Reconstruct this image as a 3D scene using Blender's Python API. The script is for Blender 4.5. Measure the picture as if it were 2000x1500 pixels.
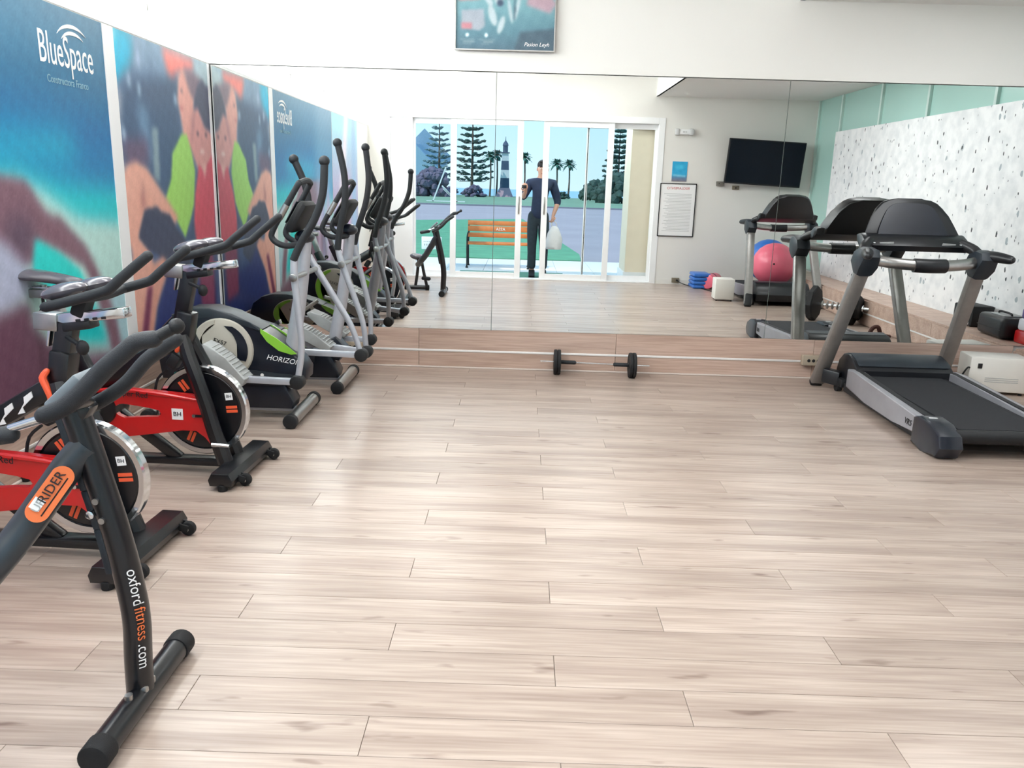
import bpy, bmesh, math, random
import numpy as np
from mathutils import Vector, Matrix, Euler, noise as mnoise
random.seed(7); rng = np.random.default_rng(7)
for o in list(bpy.data.objects): bpy.data.objects.remove(o, do_unlink=True)
SC = bpy.context.scene
COL = SC.collection
PI = math.pi
rad = math.radians

# ---------------------------------------------------------------- camera
FPX, PITCH, ROLL, YAW, CAMH = 1570.0, 0.2421, 0.0290, -0.0059, 1.35
def cam_axes():
    cy, sy = math.cos(YAW), math.sin(YAW)
    f = Vector((sy*math.cos(PITCH), cy*math.cos(PITCH), -math.sin(PITCH)))
    r0 = Vector((cy, -sy, 0)); u0 = r0.cross(f)
    r = r0*math.cos(ROLL)+u0*math.sin(ROLL); u = -r0*math.sin(ROLL)+u0*math.cos(ROLL)
    return r, u, f
CR, CU, CF = cam_axes()
CAMP = Vector((0, 0, CAMH))
cd = bpy.data.cameras.new('camera'); cam = bpy.data.objects.new('camera', cd); COL.objects.link(cam)
cd.sensor_width = 36; cd.lens = FPX/2000*36; cd.clip_start = 0.02; cd.clip_end = 1500
cam.matrix_world = Matrix(((CR.x, CU.x, -CF.x, 0), (CR.y, CU.y, -CF.y, 0), (CR.z, CU.z, -CF.z, CAMH), (0, 0, 0, 1)))
SC.camera = cam
def ray(x, y): return CF*FPX + CR*(x-1000) + CU*(750-y)
def atX(x, y, X): d = ray(x, y); return CAMP + d*(X/d.x)
def atY(x, y, Y): d = ray(x, y); return CAMP + d*(Y/d.y)
def atZ(x, y, z): d = ray(x, y); return CAMP + d*((z-CAMH)/d.z)

# ---------------------------------------------------------------- view + light
SC.view_settings.view_transform = 'Standard'; SC.view_settings.look = 'None'
SC.view_settings.gamma = 1.0; SC.view_settings.use_curve_mapping = False
SC.view_settings.exposure = 0.05
SC.cycles.use_denoising = True
SC.cycles.max_bounces = 9; SC.cycles.diffuse_bounces = 4; SC.cycles.glossy_bounces = 5
SC.cycles.transmission_bounces = 6; SC.cycles.transparent_max_bounces = 12
SC.cycles.caustics_reflective = False; SC.cycles.caustics_refractive = False
SC.cycles.sample_clamp_indirect = 6.0

W = bpy.data.worlds.new('sky'); SC.world = W; W.use_nodes = True
nt = W.node_tree; nt.nodes.clear()
tc = nt.nodes.new('ShaderNodeTexCoord'); sp = nt.nodes.new('ShaderNodeSeparateXYZ')
rp = nt.nodes.new('ShaderNodeValToRGB'); bg = nt.nodes.new('ShaderNodeBackground'); wo = nt.nodes.new('ShaderNodeOutputWorld')
nt.links.new(tc.outputs['Generated'], sp.inputs[0]); nt.links.new(sp.outputs['Z'], rp.inputs[0])
nt.links.new(rp.outputs[0], bg.inputs[0]); nt.links.new(bg.outputs[0], wo.inputs[0])
e = rp.color_ramp.elements
e[0].position = 0.0; e[0].color = (0.60, 0.80, 0.92, 1); e[1].position = 0.5; e[1].color = (0.22, 0.50, 0.85, 1)
k = rp.color_ramp.elements.new(0.12); k.color = (0.46, 0.76, 0.95, 1)
bg.inputs[1].default_value = 1.35

def area(name, loc, rot, sx, sy, power, color=(1, 1, 1)):
    l = bpy.data.lights.new(name, 'AREA'); l.shape = 'RECTANGLE'; l.size = sx; l.size_y = sy
    l.energy = power; l.color = color
    o = bpy.data.objects.new(name, l); COL.objects.link(o); o.location = loc; o.rotation_euler = rot
    return o
D = 5.93
XL, XR = -2.22, 4.15
ZC, ZB = 3.10, 2.62   # main ceiling, lowered ceiling on the right
YB = -0.08        # inner face of the wall with the glass doors
sun = bpy.data.lights.new('sun', 'SUN'); sun.energy = 3.2; sun.angle = rad(1.0); sun.color = (1, 0.96, 0.9)
so = bpy.data.objects.new('sun', sun); COL.objects.link(so)
so.rotation_euler = Vector((0.55, -0.35, -0.9)).to_track_quat('-Z', 'Y').to_euler()
# bright daylight beyond the clerestory glass above the posters, and the daylight at the doors
area('daylight_clerestory', (XL-0.30, 2.9, 2.70), (0, rad(-90), 0), 1.15, 6.2, 260, (1.0, 0.99, 0.97))
area('daylight_doors', (0.0, -0.75, 2.75), (rad(62), 0, 0), 3.6, 0.7, 50, (0.95, 0.98, 1.0))
# fill lamps added on the unseen ceiling (their added housings are built below)
ADDED_PANELS = [(-0.9, 1.0), (0.9, 1.0), (-0.9, 3.2), (0.9, 3.2)]
for px_, py_ in ADDED_PANELS:
    area('added_fill_light', (px_, py_, ZC-0.035), (0, 0, 0), 1.1, 0.5, 18 if py_ < 2 else 26, (1.0, 0.99, 0.97))

for py_ in (2.95, 4.6): area('added_fill_light', (3.0, py_, 2.585), (0, 0, 0), 0.5, 0.8, 13, (0.97, 0.99, 1.0))  # more added fill, brightens the right side of the room

# ---------------------------------------------------------------- materials
def lin(c):
    if isinstance(c, str):
        c = tuple(int(c[i:i+2], 16)/255 for i in (0, 2, 4))
    elif max(c) > 1.0: c = tuple(v/255 for v in c)
    return tuple((v/12.92 if v <= 0.04045 else ((v+0.055)/1.055)**2.4) for v in c)
MATS = {}
def mat(name, color, rough=0.5, metal=0.0, var=0.06, scale=8.0, bump=0.0, coat=0.0, spec=0.5, bscale=None):
    if name in MATS: return MATS[name]
    m = bpy.data.materials.new(name); m.use_nodes = True
    nt = m.node_tree; b = nt.nodes['Principled BSDF']; c = lin(color)
    b.inputs['Roughness'].default_value = rough; b.inputs['Metallic'].default_value = metal
    b.inputs['Coat Weight'].default_value = coat; b.inputs['Coat Roughness'].default_value = 0.12
    b.inputs['Specular IOR Level'].default_value = spec
    t = nt.nodes.new('ShaderNodeTexCoord'); n = nt.nodes.new('ShaderNodeTexNoise')
    n.inputs['Scale'].default_value = scale; n.inputs['Detail'].default_value = 3
    nt.links.new(t.outputs['Object'], n.inputs['Vector'])
    r = nt.nodes.new('ShaderNodeValToRGB')
    r.color_ramp.elements[0].position = 0.3; r.color_ramp.elements[1].position = 0.7
    r.color_ramp.elements[0].color = tuple(max(0, v*(1-var)) for v in c)+(1,)
    r.color_ramp.elements[1].color = tuple(min(1, v*(1+var)) for v in c)+(1,)
    nt.links.new(n.outputs['Fac'], r.inputs[0]); nt.links.new(r.outputs[0], b.inputs['Base Color'])
    if bump:
        n2 = nt.nodes.new('ShaderNodeTexNoise'); n2.inputs['Scale'].default_value = bscale or scale*12
        nt.links.new(t.outputs['Object'], n2.inputs['Vector'])
        bp = nt.nodes.new('ShaderNodeBump'); bp.inputs['Strength'].default_value = bump; bp.inputs['Distance'].default_value = 0.004
        nt.links.new(n2.outputs['Fac'], bp.inputs['Height']); nt.links.new(bp.outputs[0], b.inputs['Normal'])
    MATS[name] = m; return m
def glassy(name, tint, gloss=0.08, rough=0.0):
    m = bpy.data.materials.new(name); m.use_nodes = True; nt = m.node_tree; nt.nodes.clear()
    o = nt.nodes.new('ShaderNodeOutputMaterial'); mx = nt.nodes.new('ShaderNodeMixShader')
    tr = nt.nodes.new('ShaderNodeBsdfTransparent'); tr.inputs[0].default_value = lin(tint)+(1,)
    gl = nt.nodes.new('ShaderNodeBsdfGlossy'); gl.inputs['Roughness'].default_value = rough
    fr = nt.nodes.new('ShaderNodeFresnel'); fr.inputs[0].default_value = 1.30
    ge = nt.nodes.new('ShaderNodeNewGeometry'); iv = nt.nodes.new('ShaderNodeMath'); iv.operation = 'SUBTRACT'; iv.inputs[0].default_value = 1.0; nt.links.new(ge.outputs['Backfacing'], iv.inputs[1])
    mu = nt.nodes.new('ShaderNodeMath'); mu.operation = 'MULTIPLY'; nt.links.new(fr.outputs[0], mu.inputs[0]); nt.links.new(iv.outputs[0], mu.inputs[1])
    nt.links.new(mu.outputs[0], mx.inputs[0]); nt.links.new(tr.outputs[0], mx.inputs[1]); nt.links.new(gl.outputs[0], mx.inputs[2])
    nt.links.new(mx.outputs[0], o.inputs[0]); MATS[name] = m; return m

def wood(name, c0, c1, c2, rough=0.38, coat=0.25, knots=True):
    m = bpy.data.materials.new(name); m.use_nodes = True; nt = m.node_tree; b = nt.nodes['Principled BSDF']
    L = nt.links.new; N = nt.nodes.new
    t = N('ShaderNodeTexCoord'); oi = N('ShaderNodeObjectInfo')
    ml = N('ShaderNodeMath'); ml.operation = 'MULTIPLY'; ml.inputs[1].default_value = 37.0; L(oi.outputs['Random'], ml.inputs[0])
    cb = N('ShaderNodeCombineXYZ'); L(ml.outputs[0], cb.inputs[0]); L(ml.outputs[0], cb.inputs[1]); L(ml.outputs[0], cb.inputs[2])
    va = N('ShaderNodeVectorMath'); va.operation = 'ADD'; L(t.outputs['Object'], va.inputs[0]); L(cb.outputs[0], va.inputs[1])
    def noise(sx, sy, det, sc=1.0):
        mp = N('ShaderNodeMapping'); mp.inputs['Scale'].default_value = (sx, sy, sy); L(va.outputs[0], mp.inputs[0])
        n = N('ShaderNodeTexNoise'); n.inputs['Scale'].default_value = sc; n.inputs['Detail'].default_value = det; L(mp.outputs[0], n.inputs['Vector']); return n
    n1 = noise(1.1, 11, 4); n2 = noise(3.5, 90, 3); n3 = noise(5.0, 22, 2)
    r = N('ShaderNodeValToRGB'); r.color_ramp.elements[0].position = 0.34; r.color_ramp.elements[1].position = 0.66
    r.color_ramp.elements[0].color = lin(c0)+(1,); r.color_ramp.elements[1].color = lin(c2)+(1,)
    q = r.color_ramp.elements.new(0.5); q.color = lin(c1)+(1,)
    L(n1.outputs['Fac'], r.inputs[0])
    g = N('ShaderNodeValToRGB'); g.color_ramp.elements[0].position = 0.35; g.color_ramp.elements[0].color = (0.80, 0.775, 0.76, 1)
    g.color_ramp.elements[1].position = 0.65; g.color_ramp.elements[1].color = (1, 1, 1, 1); L(n2.outputs['Fac'], g.inputs[0])
    mx = N('ShaderNodeMix'); mx.data_type = 'RGBA'; mx.blend_type = 'MULTIPLY'; mx.inputs[0].default_value = 1
    L(r.outputs[0], mx.inputs[6]); L(g.outputs[0], mx.inputs[7])
    last = mx
    if knots:
        kr = N('ShaderNodeValToRGB'); kr.color_ramp.elements[0].position = 0.665; kr.color_ramp.elements[0].color = (1, 1, 1, 1)
        kr.color_ramp.elements[1].position = 0.78; kr.color_ramp.elements[1].color = (0.52, 0.45, 0.43, 1); L(n3.outputs['Fac'], kr.inputs[0])
        m2 = N('ShaderNodeMix'); m2.data_type = 'RGBA'; m2.blend_type = 'MULTIPLY'; m2.inputs[0].default_value = 1
        L(last.outputs[2], m2.inputs[6]); L(kr.outputs[0], m2.inputs[7]); last = m2
    hv = N('ShaderNodeHueSaturation'); L(last.outputs[2], hv.inputs['Color'])
    mr = N('ShaderNodeMapRange'); mr.inputs['To Min'].default_value = 0.95; mr.inputs['To Max'].default_value = 1.05
    L(oi.outputs['Random'], mr.inputs['Value']); L(mr.outputs[0], hv.inputs['Value'])
    L(hv.outputs[0], b.inputs['Base Color'])
    b.inputs['Roughness'].default_value = rough; b.inputs['Coat Weight'].default_value = coat; b.inputs['Coat Roughness'].default_value = 0.22
    bp = N('ShaderNodeBump'); bp.inputs['Strength'].default_value = 0.12; bp.inputs['Distance'].default_value = 0.002
    L(n2.outputs['Fac'], bp.inputs['Height']); L(bp.outputs[0], b.inputs['Normal'])
    MATS[name] = m; return m

FLOORW = wood('floor_wood', 'A29085', 'B2A195', 'C0B0A4')
PLW = wood('plinth_wood', 'B99F90', 'C4AA9B', 'CDB5A7', rough=0.5, coat=0.05, knots=False)
WALL = mat('wall_paint', 'E9E8E4', 0.85, var=0.012, scale=1.5, bump=0.05, bscale=300)
WALLG = mat('wall_paint_grey', 'E6E4DF', 0.85, var=0.015, scale=1.5, bump=0.05, bscale=300)
CEIL = mat('ceiling_paint', 'ECEBE8', 0.9, var=0.01, scale=1)
WHITE = mat('white_aluminium', 'F2F3F4', 0.35, var=0.01)
ALU = mat('aluminium_strip', 'D8DADC', 0.3, 0.6, var=0.03, scale=30)
STRIP = mat('pale_strip', 'EDEAE8', 0.35, 0.2, var=0.02, scale=30)
BEAD = mat('pale_bead', 'D9CCC4', 0.5, var=0.02)
DARKGAP = mat('dark_gap', '93867D', 0.9)
BLACK = mat('black_paint', '0B0D12', 0.32, var=0.2, scale=20, coat=0.25)
BLACKM = mat('black_matte', '101216', 0.6, var=0.2, scale=30, bump=0.2)
RUBBER = mat('black_rubber', '0E0F12', 0.75, var=0.2, scale=40, bump=0.3)
FOAM = mat('black_foam', '181D23', 0.55, var=0.12, scale=60, bump=0.5, bscale=600)
NAVY = mat('navy_shell', '0D1422', 0.35, var=0.15, scale=10, coat=0.2)
TEAL = mat('blue_grey_plastic', '232B33', 0.45, var=0.12, scale=10, bump=0.1)
CHROME = mat('chrome', 'DADDE0', 0.12, 1.0, var=0.03, scale=6)
STEEL = mat('brushed_steel', 'A9A8A6', 0.33, 1.0, var=0.08, scale=25)
SILVER = mat('silver_paint', 'B9BDC6', 0.33, 0.35, var=0.05, scale=15, coat=0.2)
GREYT = mat('grey_metal_tube', '95928F', 0.36, 0.6, var=0.07, scale=18)
RED = mat('red_paint', 'C8161A', 0.3, var=0.08, scale=8, coat=0.5)
ORANGE = mat('orange_plastic', 'F0603A', 0.4, var=0.06)
CREAM = mat('cream_plastic', 'B9B4A8', 0.5, var=0.06)
GREYP = mat('grey_plastic', 'A7AAAA', 0.55, var=0.05, scale=30, bump=0.1)
LIME = mat('lime_plastic', '86C23E', 0.4, var=0.05)
PRINTW = mat('white_print', 'F4F4F4', 0.5, var=0.01)
PRINTK = mat('black_print', '16161A', 0.5, var=0.05)
PRINTO = mat('orange_print', 'EE7A42', 0.5, var=0.03)
SATIN = mat('satin_vinyl', '5C5A62', 0.2, var=0.1, scale=12, coat=0.4)
SKIN = mat('skin', 'C99B84', 0.55, var=0.04)
TMBLK = mat('treadmill_black', '0C0F15', 0.4, var=0.12, scale=10, coat=0.1)
BELT = mat('treadmill_belt', '1B1D22', 0.85, var=0.15, scale=60, bump=0.5, bscale=500)
GLASS = glassy('clear_glass', 'F2F8F7')
GLASSG = glassy('door_glass', 'FAFCFC')
fm = bpy.data.materials.new('frosted_glass'); fm.use_nodes = True; nt = fm.node_tree; nt.nodes.clear()
o_ = nt.nodes.new('ShaderNodeOutputMaterial'); m1 = nt.nodes.new('ShaderNodeMixShader'); m1.inputs[0].default_value = 0.5
tl_ = nt.nodes.new('ShaderNodeBsdfTranslucent'); tl_.inputs[0].default_value = (0.9, 0.92, 0.92, 1); tp_ = nt.nodes.new('ShaderNodeBsdfTransparent'); tp_.inputs[0].default_value = (0.9, 0.92, 0.92, 1)
nt.links.new(tl_.outputs[0], m1.inputs[1]); nt.links.new(tp_.outputs[0], m1.inputs[2]); nt.links.new(m1.outputs[0], o_.inputs[0]); FROST = fm
mm = bpy.data.materials.new('mirror_silver'); mm.use_nodes = True; b_ = mm.node_tree.nodes['Principled BSDF']
b_.inputs['Base Color'].default_value = (0.90, 0.925, 0.91, 1); b_.inputs['Metallic'].default_value = 1; b_.inputs['Roughness'].default_value = 0.0
MIRROR = mm

# ---------------------------------------------------------------- mesh helpers
def link(o, parent=None):
    COL.objects.link(o)
    if parent is not None: o.parent = parent
    return o
class MB:
    def __init__(s): s.bm = bmesh.new()
    def _add(s, tb, M=None, mi=0):
        if M is not None: bmesh.ops.transform(tb, matrix=M, verts=tb.verts)
        me = bpy.data.meshes.new('t'); 
        for f in tb.faces: f.material_index = mi
        tb.to_mesh(me); tb.free(); s.bm.from_mesh(me); bpy.data.meshes.remove(me); return s
    def box(s, c, size, bev=0.0, rot=None, mi=0, seg=2):
        tb = bmesh.new(); bmesh.ops.create_cube(tb, size=1.0)
        bmesh.ops.scale(tb, vec=Vector(size), verts=tb.verts)
        if bev: bmesh.ops.bevel(tb, geom=list(tb.edges), offset=min(bev, 0.49*min(size)), segments=seg, affect='EDGES', profile=0.5)
        M = Matrix.Translation(Vector(c))
        if rot is not None: M = M @ Euler(rot).to_matrix().to_4x4()
        return s._add(tb, M, mi)
    def bb(s, a, b, bev=0.0, mi=0):
        a = Vector(a); b = Vector(b); return s.box((a+b)/2, [abs(v) for v in (b-a)], bev, None, mi)
    def bar(s, a, b, w, h, bev=0.0, up=(0, 0, 1), mi=0):
        a = Vector(a); b = Vector(b); d = b-a; L = d.length; x = d.normalized(); u = Vector(up)
        y = u.cross(x)
        if y.length < 1e-4: y = Vector((0, 1, 0)).cross(x)
        y.normalize(); z = x.cross(y)
        tb = bmesh.new(); bmesh.ops.create_cube(tb, size=1.0); bmesh.ops.scale(tb, vec=Vector((L, w, h)), verts=tb.verts)
        if bev: bmesh.ops.bevel(tb, geom=list(tb.edges), offset=min(bev, 0.45*min(w, h)), segments=2, affect='EDGES', profile=0.5)
        c = (a+b)/2
        return s._add(tb, Matrix(((x.x, y.x, z.x, c.x), (x.y, y.y, z.y, c.y), (x.z, y.z, z.z, c.z), (0, 0, 0, 1))), mi)
    def tube(s, pts, r, n=12, smooth=0, caps=True, rnd=False, flat=None, mi=0):
        P = [Vector(p) for p in pts]; R = list(r) if hasattr(r, '__len__') else [r]*len(P)
        if smooth and len(P) > 2:
            Q = []; RR = []
            for i in range(len(P)-1):
                p0 = P[max(i-1, 0)]; p1 = P[i]; p2 = P[i+1]; p3 = P[min(i+2, len(P)-1)]
                for j in range(smooth):
                    t = j/smooth
                    Q.append(0.5*((2*p1)+(-p0+p2)*t+(2*p0-5*p1+4*p2-p3)*t*t+(-p0+3*p1-3*p2+p3)*t**3)); RR.append(R[i]*(1-t)+R[i+1]*t)
            Q.append(P[-1]); RR.append(R[-1]); P, R = Q, RR
        if rnd:
            d0 = (P[0]-P[1]).normalized(); d1 = (P[-1]-P[-2]).normalized(); r0, r1 = R[0], R[-1]
            A = [P[0]+d0*r0*math.sin(a)*0.8 for a in (1.35, 0.8)]; B = [P[-1]+d1*r1*math.sin(a)*0.8 for a in (0.8, 1.35)]
            P = A+P+B; R = [r0*math.cos(1.35), r0*math.cos(0.8)]+R+[r1*math.cos(0.8), r1*math.cos(1.35)]
        rings = []; T = []
        for i in range(len(P)):
            d = (P[min(i+1, len(P)-1)]-P[max(i-1, 0)]); T.append(d.normalized() if d.length > 1e-9 else Vector((0, 0, 1)))
        u = T[0].orthogonal().normalized()
        if flat is not None:
            f = Vector(flat); u = (f-T[0]*f.dot(T[0])).normalized()
        for i, p in enumerate(P):
            if i: u = (u-T[i]*u.dot(T[i])).normalized()
            v = T[i].cross(u); ring = []
            for kk in range(n):
                a = 2*PI*(kk+0.5)/n; ring.append(s.bm.verts.new(p+(u*math.cos(a)+v*math.sin(a))*R[i]))
            rings.append(ring)
        for i in range(len(rings)-1):
            for kk in range(n):
                f = s.bm.faces.new((rings[i][kk], rings[i][(kk+1) % n], rings[i+1][(kk+1) % n], rings[i+1][kk])); f.material_index = mi
        if caps:
            f = s.bm.faces.new(list(reversed(rings[0]))); f.material_index = mi
            f = s.bm.faces.new(rings[-1]); f.material_index = mi
        return s
    def cyl(s, a, b, r, n=20, mi=0, bev=0.0):
        a = Vector(a); b = Vector(b)
        if bev:
            d = (b-a).normalized()
            return s.tube([a, a+d*bev*0.3, a+d*bev, b-d*bev, b-d*bev*0.3, b], [r-bev, r-bev*0.3, r, r, r-bev*0.3, r-bev], n, mi=mi)
        return s.tube([a, b], r, n, mi=mi)
    def lathe(s, prof, c=(0, 0, 0), axis='Z', n=32, mi=0, scale=(1, 1, 1)):
        c = Vector(c); rings = []
        for r, h in prof:
            ring = []
            for kk in range(n):
                a = 2*PI*kk/n; x, y, z = r*math.cos(a), r*math.sin(a), h
                if axis == 'Y': x, y, z = x, z, -y
                elif axis == 'X': x, y, z = z, x, y
                ring.append(s.bm.verts.new(c+Vector((x*scale[0], y*scale[1], z*scale[2]))))
            rings.append(ring)
        for i in range(len(rings)-1):
            for kk in range(n):
                f = s.bm.faces.new((rings[i][kk], rings[i][(kk+1) % n], rings[i+1][(kk+1) % n], rings[i+1][kk])); f.material_index = mi
        if prof[0][0] > 1e-6 and prof[0] != prof[-1]:
            f = s.bm.faces.new(list(reversed(rings[0]))); f.material_index = mi
            f = s.bm.faces.new(rings[-1]); f.material_index = mi
        return s
    def sph(s, c, r, n=16, scale=(1, 1, 1), rot=None, mi=0):
        tb = bmesh.new(); bmesh.ops.create_uvsphere(tb, u_segments=n, v_segments=max(6, n//2), radius=r)
        M = Matrix.Translation(Vector(c))
        if rot is not None: M = M @ Euler(rot).to_matrix().to_4x4()
        M = M @ Matrix.Diagonal((*scale, 1)); return s._add(tb, M, mi)
    def prism(s, poly, a, b, plane='XZ', bev=0.0, mi=0, M=None):
        tb = bmesh.new(); A = []; B = []
        for p, q in poly:
            f = {'XZ': lambda w: (p, w, q), 'YZ': lambda w: (w, p, q), 'XY': lambda w: (p, q, w)}[plane]
            A.append(tb.verts.new(f(a))); B.append(tb.verts.new(f(b)))
        n = len(A); fa = tb.faces.new(A); fb = tb.faces.new(list(reversed(B)))
        for i in range(n): tb.faces.new((A[i], B[i], B[(i+1) % n], A[(i+1) % n]))
        if bev:
            ed = list(set(list(fa.edges)+list(fb.edges)))
            bmesh.ops.bevel(tb, geom=ed, offset=bev, segments=2, affect='EDGES', profile=0.5)
        big = [f for f in tb.faces if len(f.verts) > 4]
        if big: bmesh.ops.triangulate(tb, faces=big)
        return s._add(tb, M, mi)
    def build(s, name, m, parent=None, smooth=True, ang=35, loc=None):
        bmesh.ops.recalc_face_normals(s.bm, faces=s.bm.faces)
        me = bpy.data.meshes.new(name); s.bm.to_mesh(me); s.bm.free()
        for x in (m if isinstance(m, (list, tuple)) else [m]): me.materials.append(x)
        if smooth and len(me.polygons):
            me.polygons.foreach_set('use_smooth', [True]*len(me.polygons)); me.set_sharp_from_angle(angle=rad(ang))
        o = bpy.data.objects.new(name, me); link(o, parent)
        if loc is not None: o.location = loc
        return o
def tag(o, label=None, cat=None, group=None, kind=None):
    if label: o['label'] = label
    if cat: o['category'] = cat
    if group: o['group'] = group
    if kind: o['kind'] = kind
    return o
def empty(name, loc=(0, 0, 0), rz=0.0):
    o = bpy.data.objects.new(name, None); o.empty_display_size = 0.1; link(o); o.location = loc; o.rotation_euler = (0, 0, rz); return o
def copy_tree(o, parent=None):
    c = o.copy(); COL.objects.link(c); c.parent = parent
    for ch in [x for x in KIDS.get(o.name, [])]: copy_tree(ch, c)
    return c
KIDS = {}
def index_kids(root):
    for o in bpy.data.objects:
        if o.parent: KIDS.setdefault(o.parent.name, [])
    for o in bpy.data.objects:
        if o.parent and o not in KIDS[o.parent.name]: KIDS[o.parent.name].append(o)
def text(s, size, M, m, parent, name='lettering', ext=0.0008, font_scale=(1, 1), bend=None, italic=0.0):
    cu = bpy.data.curves.new('t', 'FONT'); cu.body = s; cu.size = size; cu.extrude = ext; cu.align_x = 'CENTER'; cu.align_y = 'CENTER'; cu.shear = italic
    cu.resolution_u = 3
    to = bpy.data.objects.new('t', cu); COL.objects.link(to)
    bpy.context.view_layer.update()
    me = bpy.data.meshes.new_from_object(to); bpy.data.objects.remove(to); bpy.data.curves.remove(cu)
    me.transform(Matrix.Diagonal((font_scale[0], font_scale[1], 1, 1)))
    if bend is not None:
        for v in me.vertices: v.co = bend(v.co)
    else: me.transform(M)
    me.materials.clear(); me.materials.append(m)
    o = bpy.data.objects.new(name, me); link(o, parent); return o
def frame(o, x, y):   # matrix with origin o, text x axis, text up axis
    x = Vector(x).normalized(); y = Vector(y); y = (y-x*y.dot(x)).normalized(); z = x.cross(y)
    return Matrix(((x.x, y.x, z.x, o[0]), (x.y, y.y, z.y, o[1]), (x.z, y.z, z.z, o[2]), (0, 0, 0, 1)))

# ================================================================= ROOM
PW, PL, Y0 = 0.1523, 1.345, 1.82
LEDX = 3.69      # front of the ledge along the right wall
fl = MB().bb((XL-0.1, YB-0.12, -0.10), (XR+0.1, D+0.1, -0.012)).build('floor', DARKGAP, smooth=False); tag(fl, kind='structure')
offs = [-0.357, -0.857, 0.134]
pcache = {}
r0 = math.floor((YB-Y0)/PW)
for r in range(r0, 40):
    ya, yb_ = Y0+PW*(r-0), Y0+PW*(r+1)
    ya2, yb2 = max(ya, YB+0.0), min(yb_, D)
    if yb2-ya2 < 0.02: continue
    x = offs[(r+1) % 3]-5*PL
    while x < LEDX:
        xa, xb = max(x, XL), min(x+PL, LEDX+0.02)
        if xb-xa > 0.03:
            key = (round(xb-xa, 3), round(yb2-ya2, 3))
            if key not in pcache:
                g = 0.0007
                tb = MB(); hx, hy = (xb-xa)/2-g, (yb2-ya2)/2-g; c = 0.0012
                V = [tb.bm.verts.new(p) for p in [(-hx, -hy, -0.012), (hx, -hy, -0.012), (hx, hy, -0.012), (-hx, hy, -0.012), (-hx, -hy, -c*0.6), (hx, -hy, -c*0.6), (hx, hy, -c*0.6), (-hx, hy, -c*0.6), (-hx+c, -hy+c, 0), (hx-c, -hy+c, 0), (hx-c, hy-c, 0), (-hx+c, hy-c, 0)]]
                for q in [(4, 5, 1, 0), (5, 6, 2, 1), (6, 7, 3, 2), (7, 4, 0, 3), (8, 9, 5, 4), (9, 10, 6, 5), (10, 11, 7, 6), (11, 8, 4, 7), (8, 9, 10, 11)]:
                    tb.bm.faces.new([V[i] for i in q])
                o = tb.build('plank', FLOORW, fl, smooth=False); pcache[key] = o
            else:
                o = pcache[key].copy(); link(o, fl)
            o.location = ((xa+xb)/2, (ya2+yb2)/2, 0)
        x += PL

def struct(name, m, *boxes, bev=0.0):
    mb = MB()
    for a, b in boxes: mb.bb(a, b, bev)
    o = mb.build(name, m, smooth=False); tag(o, kind='structure'); return o
ZP, ZMB, ZMT, ZS = 2.106, 0.296, 2.107, 0.132
# mirror wall
struct('wall_front', WALL, ((XL-0.1, D+0.022, 0), (XR+0.3, D+0.14, ZMT+0.004)), ((XL-0.1, D-0.004, ZMT+0.006), (XR+0.3, D+0.14, ZC+0.05)))
# plinths: boards with an aluminium strip let in half way up
def plinth(name, p0, p1, nrm, L):
    root = empty(name, p0); tag(root, kind='structure')
    d = (Vector(p1)-Vector(p0)); T = d.length; d.normalize(); n = Vector(nrm); nb = max(1, round(T/1.35)); w = T/nb
    ang = math.atan2(d.y, d.x)
    for zz0, zz1 in ((0.012, ZS-0.008), (ZS+0.008, ZMB-0.002)):
        for i in range(nb):
            o = MB().box((w/2, 0.006, (zz0+zz1)/2), (w-0.0025, 0.014, zz1-zz0), 0.0012, seg=1).build('board', PLW, root, smooth=False)
            o.location = (d*w*i); o.rotation_euler = (0, 0, ang)
            if n.dot(Vector((-d.y, d.x, 0))) < 0: pass
    o = MB().box((T/2, 0.003, ZS), (T, 0.018, 0.0165), 0.003).build('metal_strip', STRIP, root); o.rotation_euler = (0, 0, ang)
    o = MB().box((T/2, 0.0, 0.006), (T, 0.022, 0.010), 0.002).build('floor_bead', BEAD, root); o.rotation_euler = (0, 0, ang)
    return root
plinth('baseboard_front', (XL, D-0.006, 0), (LEDX, D-0.006, 0), (0, -1, 0), 1)
plinth('baseboard_left', (XL+0.012, YB, 0), (XL+0.012, D-0.02, 0), (1, 0, 0), 1)
# mirror panels
mir = empty('wall_mirror', (0, D, ZMB)); tag(mir, 'tall frameless mirror in four panels covering the end wall above the wood plinth', 'mirror')
js = [XL+0.004, -0.203, 1.834, 3.87, XR+0.25]
for i in range(4):
    MB().bb((js[i]+0.002, 0.0, 0.0), (js[i+1]-0.002, 0.008, ZMT-ZMB), 0.0).build('mirror_panel', MIRROR, mir, smooth=False)
MB().bb((XL, 0.0085, 0), (XR+0.25, 0.020, ZMT-ZMB)).build('backing_board', mat('mirror_backing', 'C9D4D0', 0.6), mir, smooth=False)
# back wall with the door opening
DX0, DX1, DZ = -2.0, 1.995, 2.335
struct('wall_back', WALLG, ((XL-0.1, YB-0.14, 0), (DX0, YB, ZC+0.05)), ((DX1, YB-0.14, 0), (XR+0.1, YB, ZC+0.05)), ((DX0, YB-0.14, DZ), (DX1, YB, ZC+0.05)))
struct('baseboard_back', WALLG, ((DX1+0.02, YB, 0), (LEDX, YB+0.012, 0.07)))
# ceilings
struct('ceiling', CEIL, ((XL-0.1, YB-0.14, ZC), (1.86, D+0.14, ZC+0.08)), ((1.84, YB-0.02, ZB), (XR+0.1, D+0.02, ZB+0.03)), ((1.84, YB-0.02, ZB), (1.87, D+0.02, ZC+0.02)), ((1.86, YB-.14, ZC), (XR+.1, D+.14, ZC+.08)))
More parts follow.
